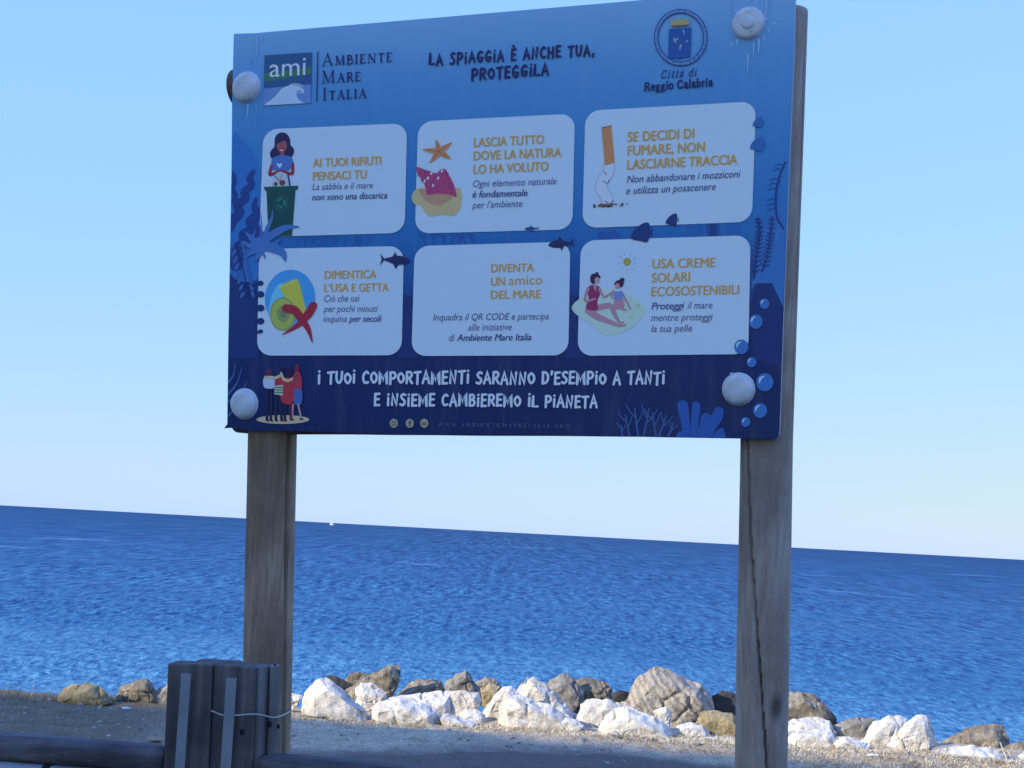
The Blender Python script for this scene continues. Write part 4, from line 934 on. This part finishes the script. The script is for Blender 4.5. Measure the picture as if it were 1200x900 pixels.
rail(0, 863.3, 189.5, 878.2, DB + .10, DB + .02, 2.2, 0.0, 'dark timber barrier rail left of the post cluster, steel tube beneath it', .083, (56, 880))
rail(301, 885.5, 430, 898.3, DB - .02, DB - .09, 0.0, 3.0, 'dark round edged barrier rail starting right of the post cluster', .075, None, .034)

# ================================================================ boulders
def rockmat(name, kind):
    m = mat(name, rough=.9, spec=.15); n = N(m)
    oi = n.new('ShaderNodeObjectInfo'); tc = n.new('ShaderNodeTexCoord'); ad = n.new('ShaderNodeVectorMath', operation='ADD')
    sc_ = n.new('ShaderNodeVectorMath', operation='SCALE'); n.ln(oi.outputs['Location'], sc_.inputs[0]); sc_.inputs['Scale'].default_value = 3.7
    n.ln(tc.outputs['Object'], ad.inputs[0]); n.ln(sc_.outputs[0], ad.inputs[1]); v = ad.outputs[0]
    b1 = n.noise(v, 3.5, 5, .6, .4); b2 = n.noise(v, 16, 6, .72); b3 = n.noise(v, 55, 4, .7)
    vein = n.new('ShaderNodeTexWave', bands_direction='DIAGONAL'); vein.inputs['Scale'].default_value = 5; vein.inputs['Distortion'].default_value = 9; vein.inputs['Detail'].default_value = 4; vein.inputs['Detail Scale'].default_value = 2; n.ln(v, vein.inputs['Vector'])
    if kind == 'white':
        c = n.ramp(b1, [(.3, (.44, .40, .33)), (.43, (.64, .60, .53)), (.62, (.76, .74, .69))])
        c = n.mix(n.ramp(b2, [(.36, .9), (.50, .0)]), c, (.40, .34, .26)); c = n.mix(n.ramp(vein.outputs['Fac'], [(.0, .32), (.12, .0)]), c, (.38, .33, .27)); bs = 1.0
    elif kind == 'brown':
        c = n.ramp(b1, [(.3, (.13, .105, .075)), (.5, (.23, .195, .145)), (.7, (.36, .31, .235))]); c = n.mix(n.ramp(b2, [(.36, .8), (.5, .0)]), c, (.10, .08, .06)); c = n.mix(n.ramp(b2, [(.55, 0.0), (.66, .7)]), c, (.52, .46, .36)); bs = .9
    elif kind == 'strata':
        wv = n.new('ShaderNodeTexWave', bands_direction='X'); wv.inputs['Scale'].default_value = 4.8; wv.inputs['Distortion'].default_value = 6.5; wv.inputs['Detail'].default_value = 5; wv.inputs['Detail Scale'].default_value = 1.6; wv.inputs['Detail Roughness'].default_value = .65
        mp = n.new('ShaderNodeMapping'); mp.inputs['Rotation'].default_value = (0, R(38), R(8)); n.ln(v, mp.inputs[0]); n.ln(mp.outputs[0], wv.inputs['Vector'])
        c = n.ramp(wv.outputs['Fac'], [(.05, (.26, .23, .185)), (.3, (.38, .345, .29)), (.8, (.50, .465, .405))]); c = n.mix(n.ramp(b2, [(.35, .6), (.5, .0)]), c, (.15, .11, .08)); c = n.mix(.4, c, n.ramp(b1, [(.35, (.28, .22, .15)), (.7, (.42, .385, .33))])); bs = 1.0
        b2 = n.math('ADD', b2, n.math('MULTIPLY', wv.outputs['Fac'], .35))
    elif kind == 'grey':
        c = n.ramp(b1, [(.3, (.17, .155, .13)), (.55, (.27, .245, .21)), (.72, (.38, .35, .30))]); c = n.mix(n.ramp(b2, [(.36, .7), (.5, .0)]), c, (.12, .10, .09)); bs = .8
    elif kind == 'moss':
        c = n.ramp(b1, [(.3, (.22, .17, .09)), (.5, (.36, .29, .16)), (.7, (.45, .38, .24))]); c = n.mix(n.ramp(b2, [(.36, .8), (.5, .0)]), c, (.13, .11, .06)); bs = .9
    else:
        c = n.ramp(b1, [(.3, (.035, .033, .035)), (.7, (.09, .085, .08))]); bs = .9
    n.color(c); p_ = n.bump(b2, bs * .8, .035); n.bump(b3, bs * .7, .012, p_)
    return m
RM = {k: rockmat(k + ' boulder stone', k) for k in ('white', 'brown', 'strata', 'grey', 'moss', 'dark')}
ROCK_I = [0]
def rock(label, pts, kind='white', back=0.0, depth=1.0, ridge=0.0, sub=3, amp=1.0, flat=0.0):
    """boulder from its outline in the photograph: stood on the bank where its foot is, then given its depth"""
    ROCK_I[0] += 1; rs = np.random.RandomState(ROCK_I[0] * 7 + 1)
    P = np.array(pts, float); yb = P[:, 1].max(); cxp = P[:, 0].mean()
    foot = on_z(cxp, min(yb, 889) if back == 0 else 0 or np.interp(cxp, [60, 340, 600, 860, 1200], [821, 836, 847, 862, 886]), .02)
    d = (foot - EYE) @ FW + back
    wpx = np.ptp(P[:, 0]); wd = wpx / FPX * d; D = wd * .55 * depth
    if back > 0:                                      # seat the hidden foot lower behind its neighbours
        low = P[P[:, 1] > np.percentile(P[:, 1], 60)] + np.array([0, 14]); P = np.vstack([P, low])
    else:
        low = P[P[:, 1] > P[:, 1].max() - 4] + np.array([0, 4]); P = np.vstack([P, low])
    mid = P.mean(0); cloud = []
    for x, y in P:
        jd = rs.uniform(-.12, .12) * D
        cloud.append(at(x, y, d + D * .5 + jd))
    base_pts = P
    ctr_ = np.array([mid[0], P[:, 1].max() * .55 + P[:, 1].min() * .45])
    for x, y in P:
        q = ctr_ + (np.array([x, y]) - ctr_) * rs.uniform(.60, .86); q[1] += 2 + .06 * wpx * (1 - flat)
        q[1] = min(q[1], P[:, 1].max() + 3)
        cloud.append(at(q[0], q[1], d + D * rs.uniform(.02, .16)))
        q = ctr_ + (np.array([x, y]) - ctr_) * rs.uniform(.55, .85); cloud.append(at(q[0], q[1] + 2, d + D * rs.uniform(.85, 1.0)))
    bm = bmesh.new()
    for c in cloud: bm.verts.new(tuple(c))
    r_ = bmesh.ops.convex_hull(bm, input=bm.verts); bmesh.ops.delete(bm, geom=[e for e in set(r_['geom_interior'] + r_['geom_unused']) if isinstance(e, bmesh.types.BMVert)], context='VERTS')
    bmesh.ops.triangulate(bm, faces=bm.faces)
    for it in range(5):
        lim = wd * (.28, .16, .09, .05, .033)[it]
        ed = [e for e in bm.edges if e.calc_length() > lim]
        if ed: bmesh.ops.subdivide_edges(bm, edges=ed, cuts=1, smooth=0)
        bmesh.ops.triangulate(bm, faces=bm.faces)
        if it == 3: bmesh.ops.smooth_vert(bm, verts=bm.verts, factor=.05, use_axis_x=True, use_axis_y=True, use_axis_z=True)
    bm.normal_update(); off = Vector(rs.uniform(0, 50, 3)); s0 = max(wd, .25)
    new = []
    for v in bm.verts:
        p = v.co * (2.6 / s0) + off
        h = (noise.fractal(p, 1.0, 2.0, 4) * .028 - abs(noise.noise(p * 1.7)) * .035 + noise.noise(v.co * 14 + off) * .010 / s0 ** .3) * s0 * amp
        dd = noise.voronoi(v.co * (3.4 / s0 ** .7) + off)[0]; h -= max(0, .13 - (dd[1] - dd[0])) * .30 * s0 * amp * max(0, min(1, noise.noise(p * .9) * 3))
        h += (noise.cell(v.co * (3.4 / s0 ** .7) + off * 2)) * .006 * s0 * amp
        if ridge: h += ridge * .12 * s0 * (abs(math.sin((v.co.x * .8 - v.co.z * .75 + .15 * noise.noise(p)) * 42 / s0 ** .5)) - .5)
        new.append(v.co + v.normal * h)
    for v, q in zip(bm.verts, new): v.co = q
    o = from_bm('boulder', bm, RM[kind])
    me = o.data; me.polygons.foreach_set('use_smooth', [True] * len(me.polygons))
    me.set_sharp_from_angle(angle=R(19))
    return tag(o, label, 'boulder', 'boulders piled along the water edge')
rock('mossy tan rounded boulder at the far left, standing alone', [(66, 815), (75, 805), (85, 801), (100, 799.5), (115, 803), (126, 810), (136, 822), (100, 823), (66, 821)], 'moss')
rock('cracked brown boulder just left of the dark timber cluster', [(134, 815), (142, 803), (160, 797.5), (173, 795.5), (180, 803), (187, 813), (184, 822), (138, 822)], 'brown', amp=1.5)
rock('brown boulder half hidden by the left edge of the timber cluster', [(176, 816), (186, 806), (196, 799), (212, 800), (222, 812), (220, 823), (172, 823)], 'grey', 0)
rock('small white stone right beside the left sign post', [(330, 813), (345, 812.5), (355, 815), (351, 824), (342, 831), (330, 833)], 'white', 0, 1)
rock('tall white peaked boulder right of the left sign post', [(349.5, 831), (356, 812), (364, 802), (373, 794), (382, 793), (392, 799), (401, 807), (412, 815), (424, 823), (432, 833), (433, 841), (400, 842), (352, 838)], 'white', 0, .9)
rock('black shaded boulder behind the tall white peaked one', [(376, 797), (386, 791), (396, 793), (414, 801), (412, 812), (385, 810)], 'dark', .9)  # its shade is put into the near-black stone colour
rock('small brown boulder behind, under the left end of the tilted slab', [(404, 796), (410, 788), (420, 787), (434, 789.5), (432, 800), (408, 806)], 'brown', 1.3)
rock('long brown slab tilted up to a white tip, highest of the left group', [(403, 809), (418, 800), (440, 786), (455, 778), (464, 776), (470, 782), (471.5, 795), (464, 806), (456, 812), (430, 815), (408, 816)], 'brown', .75, .8, amp=1.3)
rock('lumpy beige stone beneath the tilted brown slab', [(415, 806), (423, 799.5), (436, 800), (443, 808), (454, 811), (452, 820), (440, 825), (428, 818), (416, 812)], 'white', .45, .9, amp=1.4)
rock('low white boulder in front of the tilted brown slab', [(432.5, 842), (436, 827), (446, 822), (462, 817), (478, 819), (500, 824), (514, 832), (512, 845), (470, 846)], 'white', 0, .9)
rock('broad white boulder behind the low white one in the left group', [(455, 818), (470, 814.5), (492, 817), (512, 809.5), (530, 810), (534, 830), (525, 841), (480, 842)], 'white', .22, .9)
rock('dark brown ribbed boulder right of the tilted slab', [(464, 814), (478, 801), (490, 795), (518, 795), (524, 809), (508, 814), (475, 818)], 'brown', 1.0, .9, ridge=.03, amp=1.3)
rock('mottled black and cream boulder with a pointed top near mid picture', [(521, 801), (530, 793.5), (546, 785), (552, 790), (557, 800), (566, 809), (550, 812), (525, 812)], 'grey', .9, 1, amp=1.6)
rock('dark brown boulder behind the small ochre pointed stone', [(556, 799), (568, 793), (580, 794), (588, 804), (586, 812), (562, 812)], 'brown', 1.3, 1, amp=1.2)
rock('small ochre pointed stone above the shadowed gap', [(563, 806), (574, 798), (586.5, 804), (582, 812), (572, 818), (565, 813)], 'moss', .75)
rock('white boulder with a dark hole below the mottled pointed one', [(525, 811), (545, 808.5), (560, 811), (564, 820), (560, 838), (540, 842), (522, 842)], 'white', .25, .9, amp=1.4)
rock('flat white slab lying on the ground below the holed boulder', [(508, 837), (525, 836), (545, 841), (560, 845), (558, 848.5), (535, 848), (512, 844)], 'white', 0, 1.2)
rock('small grey-white rounded stone beside the shadowed gap', [(537, 837), (546, 830), (560, 831), (569, 838), (567, 846), (550, 845)], 'white', .08, 1)
rock('white sloping boulder left of the largest pale front boulder', [(562, 838), (574, 820), (589, 805), (600, 803), (608, 811), (606, 842), (590, 848), (564, 846)], 'white', .20, .8)
rock('largest pale boulder in the front row, long slope down to the right', [(582, 848), (584, 826), (591, 812), (604, 812.5), (625, 820), (645, 825), (662, 838), (674, 844), (672, 852), (640, 851.5), (600, 850)], 'white', 0, .8, amp=.8)
rock('low pale wedge at the right foot of the largest front boulder', [(645, 846), (664, 840), (676, 842), (686, 849), (683, 854), (655, 854)], 'white', 0, 1)
rock('white ragged boulder rising behind the largest pale one', [(605, 808), (610, 798), (617, 791.5), (625, 793), (636, 803), (652, 812), (666, 823), (678, 837), (655, 842), (620, 836)], 'white', .45, .7, ridge=.02, amp=1.7)
rock('grey topped boulder behind the white ragged one', [(638, 802), (654, 790.5), (663, 788), (673, 793.5), (684, 812), (668, 824), (648, 818)], 'grey', 1.0, .9, amp=1.3)
rock('flat topped brown boulder with a black shaded side', [(666, 798), (690, 795), (711, 797.5), (717, 804), (718.5, 820), (700, 824), (672, 822)], 'brown', 1.15, 1.1, amp=1.2)
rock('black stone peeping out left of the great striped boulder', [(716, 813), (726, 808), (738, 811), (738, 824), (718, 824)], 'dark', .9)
rock('white grooved boulder between two pale front boulders', [(676, 839), (680, 825), (688, 819), (700, 820.5), (712, 819.5), (729, 825), (727, 840), (704, 850), (684, 847)], 'white', .2, .9, ridge=.02)
rock('great brown boulder with slanting stripes, largest of all', [(725, 825), (738, 805), (750, 791), (760, 783), (770, 780.5), (783, 784), (795, 792.5), (811, 796), (823, 802), (833, 813), (837, 824), (826, 835), (812, 846), (780, 848), (735, 832)], 'strata', .55, .8, ridge=.016, amp=1.0)
rock('pale boulder in front of the great striped one', [(699, 855), (705, 841), (721, 830), (735, 826), (748, 833), (768, 839), (786, 851), (791, 860), (750, 862), (708, 860)], 'white', 0, .8)
rock('small white lump leaning on the great striped boulder', [(765, 833), (782, 827), (787, 838), (785, 846), (771, 840)], 'white', .15, 1)
rock('small flat white stone at the foot of the great striped boulder', [(792, 851), (800, 847), (809, 846), (823, 851), (832, 858), (812, 861), (795, 859)], 'white', 0, 1)
rock('tan boulder against the left side of the right sign post', [(817, 842), (825, 832.5), (840, 831), (858, 836), (872, 846), (872, 858), (835, 860), (819, 852)], 'moss', .1, .9)
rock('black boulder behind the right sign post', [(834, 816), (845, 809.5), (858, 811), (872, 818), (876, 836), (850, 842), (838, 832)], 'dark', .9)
rock('brown domed boulder right of the right sign post', [(905, 815), (922, 810.5), (940, 808.5), (955, 815), (970, 828), (983, 842), (978, 850), (945, 852), (910, 850)], 'brown', .85, .9)
rock('white boulder between the brown domed one and the sign post', [(905, 850), (920, 843), (945, 841.5), (960, 839), (973, 843), (979, 853), (974, 862), (912, 866)], 'white', .3, .8)
rock('square ended white block in front, just right of the right sign post', [(921, 869), (929, 858), (950, 854.5), (973, 855), (980, 864), (978, 873), (935, 874)], 'white', 0, .9, amp=.8)
rock('smooth grey brown boulder left of the two white peaks', [(977, 850), (990, 842), (1005, 838.5), (1026, 843), (1024, 858), (1008, 868), (988, 866)], 'grey', .5, .9)
rock('low white stone below the smooth grey brown boulder', [(975, 872), (981, 863), (991, 861.5), (1003, 868), (1021, 873), (1018, 878), (984, 876)], 'white', 0, 1)
rock('left one of the two joined white peaks at the right', [(1008, 868), (1024, 846), (1040, 838), (1053, 836), (1063, 842), (1064, 862), (1050, 880), (1022, 877)], 'white', .1, .9)
rock('right one of the two joined white peaks, dark on its right side', [(1038, 874), (1058, 849), (1069, 838.5), (1080, 835), (1090, 842), (1096, 858), (1099, 874), (1085, 880), (1050, 882)], 'white', 0, .9)
rock('brown wedge shaped boulder near the right edge', [(1099, 872), (1110, 862), (1135, 852.5), (1165, 849), (1176, 850), (1181, 863), (1184, 880), (1150, 884), (1104, 880)], 'brown', .55, .9)
rock('long flat white boulder in front of the brown wedge', [(1074, 882), (1092, 876), (1120, 873), (1142, 872.5), (1160, 876), (1180, 882), (1184, 892), (1140, 893), (1100, 888)], 'white', 0, .8)
rock('low brown boulder cut off by the right edge', [(1178, 874), (1190, 869), (1204, 867), (1222, 872), (1224, 888), (1182, 888)], 'brown', .5, .9)
rock('white boulder in the bottom right corner', [(1183, 903), (1190, 886), (1206, 874), (1228, 871), (1240, 888), (1238, 908), (1190, 908)], 'white', 0, .8)

# ================================================================ loose stones, dry grass and litter
def scatter_stones():
    rs = np.random.RandomState(3); bm = bmesh.new()
    def st(x, y, r, zoff=0):
        b0 = bmesh.ops.create_icosphere(bm, subdivisions=1, radius=r)
        s_ = rs.uniform(.6, 1.3, 3); z = ground_h(x, y)
        for v in b0['verts']: v.co = Vector((x + v.co.x * s_[0] * rs.uniform(.85, 1.15), y + v.co.y * s_[1], z + v.co.z * s_[2] * .7 + r * .1 + zoff))
    for _ in range(800):
        x = rs.uniform(-7, 8); y = 10.55 + rs.normal(0, .38) - max(0, x - 1.8) * .05; st(x, y, rs.choice([.008, .012, .018, .03], p=[.5, .3, .15, .05]))
    for _ in range(160): st(rs.uniform(-7, 8), rs.uniform(8.2, 10.4), rs.choice([.006, .009, .014], p=[.6, .3, .1]))
    for _ in range(90): st(rs.uniform(1.8, 5.5), rs.uniform(9.2, 10.3), rs.uniform(.012, .030))
    m = mat('loose stones', rough=.9, spec=.2); n = N(m); n.color(n.ramp(n.noise(n.coord(), 11, 3), [(.35, (.18, .15, .12)), (.5, (.32, .28, .23)), (.65, (.50, .46, .40))]))
    o = from_bm('gravel', bm, m, origin=(0, 10, 0)); tag(o, 'loose pebbles and stone chips along the foot of the boulders', kind='stuff')
scatter_stones()
def blades(name, label, spots, m, hmin, hmax, n_per, wid, lean=.5, spread=.12):
    rs = np.random.RandomState(len(spots) + n_per); vs, fs = [], []
    for x, y in spots:
        for _ in range(n_per):
            px, py = x + rs.normal(0, spread), y + rs.normal(0, spread * .6); z = ground_h(px, py) - .01; h_ = rs.uniform(hmin, hmax); th = rs.uniform(0, 6.28); l = rs.uniform(.1, lean) * h_ * 1.5
            q = np.array([math.cos(th + 1.57), math.sin(th + 1.57), 0]) * wid; dr = np.array([math.cos(th), math.sin(th), 0]); b = len(vs); p0 = np.array([px, py, z])
            for t in (0, .4, .75, 1): 
                c = p0 + dr * l * t ** 1.7 + np.array([0, 0, h_ * (t - .25 * t * t * lean)]); ww = q * (1 - t * .85); vs += [c - ww, c + ww]
            for k in range(3): fs.append((b + 2 * k, b + 2 * k + 1, b + 2 * k + 3, b + 2 * k + 2))
    o = mesh(name, vs, fs, m, origin=(0, 10, 0)); tag(o, label, kind='stuff')
rs = np.random.RandomState(9)
straw = mat('dry straw', (.58, .47, .29), .85, .2); n = N(straw); n.color(n.ramp(n.noise(n.coord(), 6, 3), [(.35, (.40, .30, .17)), (.5, (.60, .49, .30)), (.65, (.74, .64, .44))]))
def edge_y(px): return np.interp(px, [0, 190, 340, 600, 860, 1100, 1200], [819, 823, 839, 851, 866, 888, 896])
spots = []
for _ in range(420):
    px = rs.uniform(340, 1210); p = on_z(px, edge_y(px) + abs(rs.normal(0, 5)) * (1 + (px > 700)), .0); spots.append((p[0], p[1]))
for _ in range(650):
    px = rs.uniform(700, 1215); lo = np.interp(px, [700, 860, 1100, 1200], [858, 866, 884, 892]); p = on_z(px, rs.uniform(lo, lo + np.interp(px, [700, 1200], [12, 34])), .0); spots.append((p[0], p[1]))
blades('dry_grass', 'short bleached straw litter along the foot of the boulders', spots, straw, .02, .06, 12, .005, 1.6, .12)
spots = []
for _ in range(120):
    px = rs.uniform(-30, 200); p = on_z(px, 819 + rs.uniform(-2, 5), .0); spots.append((p[0], min(p[1], 11.6)))
drab = mat('drab weeds', (.16, .15, .08), .85, .2); n = N(drab); n.color(n.ramp(n.noise(n.coord(), 5, 3), [(.4, (.10, .10, .05)), (.6, (.36, .30, .19))]))
blades('weeds', 'sparse dry weeds along the bank edge at the far left', spots, drab, .02, .10, 5, .003, .9, .12)
tall = [(p[0], p[1]) for p in (on_z(x, y, 0) for x, y in ((20, 817), (28, 818), (12, 818), (50, 818), (2, 817)))]
blades('weeds', 'taller wispy weeds against the water at the far left', tall, drab, .08, .20, 10, .0022, .8, .07)
# straggling pale roots over the flat white boulder and the front of the joined peaks
def roots(name, label, strands, r=.006):
    me_v, me_f = [], []
    for s_ in strands:
        P = [at(x, y, (on_z(x0_, 889, 0) - EYE) @ FW - .06 + dz) for (x, y, dz) in s_ for x0_ in (x,)]
        v, f = tube(bez(P, 4), [r * (1 - .5 * t) for t in np.linspace(0, 1, (len(P) - 1) * 4 + 1)], 6); b = len(me_v); me_v += v; me_f += [tuple(i + b for i in q) for q in f]
    o = mesh(name, me_v, me_f, straw, smooth=True); tag(o, label, 'dry plant')
roots('dry_plant', 'tangle of bare pale stems hanging over the long flat white boulder', [
    [(1155, 876, .1), (1148, 882, 0), (1143, 890, -.05), (1132, 895, -.08)], [(1160, 875, .1), (1163, 885, 0), (1160, 896, -.08)], [(1150, 877, .1), (1168, 880, 0), (1180, 880, 0), (1184, 886, -.05)],
    [(1172, 870, .15), (1176, 880, 0), (1181, 892, -.05)], [(1128, 881, .05), (1136, 891, -.05), (1146, 895, -.08)], [(1165, 877, .1), (1173, 888, 0), (1172, 898, -.08)], [(1156, 879, .1), (1166, 884, 0), (1178, 895, -.08)], [(1168, 876, .1), (1158, 884, 0), (1152, 893, -.05)]], .0075)
roots('dry_plant', 'few dry stalks standing before the right white peak', [
    [(1071, 881, -.02), (1072, 872, .02), (1074, 863, .08)], [(1086, 879, 0), (1087, 870, .02), (1084, 862, .08)], [(1058, 884, -.05), (1057, 874, 0), (1060, 866, .05)], [(1064, 882, -.03), (1066, 876, 0)]], .006)
roots('dry_plant', 'small straw sprig at the foot of the pale boulder before the striped one', [
    [(728, 866, -.25), (724, 859, -.25), (718, 857, -.25)], [(729, 866, -.25), (732, 858, -.25), (738, 855, -.25)], [(727, 866, -.25), (722, 862, -.25), (712, 861, -.25)]], .005)
# litter lying on the strip
lm = mat('pale litter', (.62, .60, .56), .8, .2); bl = mat('brown leaf', (.36, .26, .15), .8, .2)
def leaf(x, y, s_, m, label, nm='dead_leaf', cat='leaf'):
    p = on_z(x, y, 0); z = ground_h(p[0], p[1]) + .012; rs = np.random.RandomState(int(x)); bm = bmesh.new(); K = 9; top = []; bot = []
    for k in range(K):
        t = 2 * math.pi * k / K; r = s_ * rs.uniform(.6, 1.15); zz = rs.uniform(0, .035) * s_ * 8
        top.append(bm.verts.new((p[0] + r * math.cos(t) * 1.3, p[1] + r * math.sin(t), z + zz + .002))); bot.append(bm.verts.new((p[0] + r * math.cos(t) * 1.3, p[1] + r * math.sin(t), z + zz)))
    c = bm.verts.new((p[0], p[1], z + .006)); c2 = bm.verts.new((p[0], p[1], z + .003))
    for k in range(K): bm.faces.new((top[k], top[(k + 1) % K], c)); bm.faces.new((bot[(k + 1) % K], bot[k], c2)); bm.faces.new((top[k], bot[k], bot[(k + 1) % K], top[(k + 1) % K]))
    bmesh.ops.recalc_face_normals(bm, faces=bm.faces); o = from_bm(nm, bm, m); tag(o, label, cat)
leaf(181, 868.5, .05, bl, 'crumpled pale brown leaf lying in the shade left of the timber cluster')
leaf(88, 822, .045, lm, 'white scrap lying below the mossy tan boulder', 'scrap', 'litter')
leaf(148, 838, .035, lm, 'small pale scrap on the shaded ground left of the timber cluster', 'scrap', 'litter')
leaf(831, 870, .05, lm, 'pale flat scrap on the sunlit ground left of the right sign post', 'scrap', 'litter')
leaf(1022, 893, .05, lm, 'white scrap on the straw at the bottom right', 'scrap', 'litter')

# ---- far motor boat, a white speck on the horizon
bp = on_z(389, 613.2, SEA_Z); bd = 1500.0; dv = ray(389, 611.6); bp = EYE + dv * (bd / (dv @ FW)); bp[2] = SEA_Z
BT = empty('motor_boat', bp, 'tiny white boat far out on the horizon right of the left sign post', 'boat')
wb = mat('white hull paint', (.85, .85, .83), .4, .4); rb = mat('pale hull paint', (.72, .70, .68), .5, .4)
def loft(name, secs, m, par):
    vs = [bp + np.array(v) * .65 for s_ in secs for v in s_]; K = len(secs[0]); fs = [(i * K + k, i * K + (k + 1) % K, (i + 1) * K + (k + 1) % K, (i + 1) * K + k) for i in range(len(secs) - 1) for k in range(K)]
    fs += [tuple(range(K))[::-1], tuple(range((len(secs) - 1) * K, len(secs) * K))]; return mesh(name, vs, fs, m, par)
loft('hull', [[(x, -hw, 1.3 + sh), (x, -hw * .6, -.3), (x, hw * .6, -.3), (x, hw, 1.3 + sh)] for x, hw, sh in ((-4, 1.3, 0), (-1, 1.5, 0), (2, 1.2, .2), (4.4, .15, .6))], rb, BT)
loft('cabin', [[(x, -hw, 1.25), (x, -hw, z), (x, hw, z), (x, hw, 1.25)] for x, hw, z in ((-2.4, 1.1, 4.2), (-.4, 1.1, 4.4), (1.6, .8, 3.0))], wb, BT)
vs, fs = tube([bp + np.array([-.65, 0, 2.7]), bp + np.array([-.65, 0, 5.0])], .1, 8); mesh('mast', vs, fs, wb, BT)
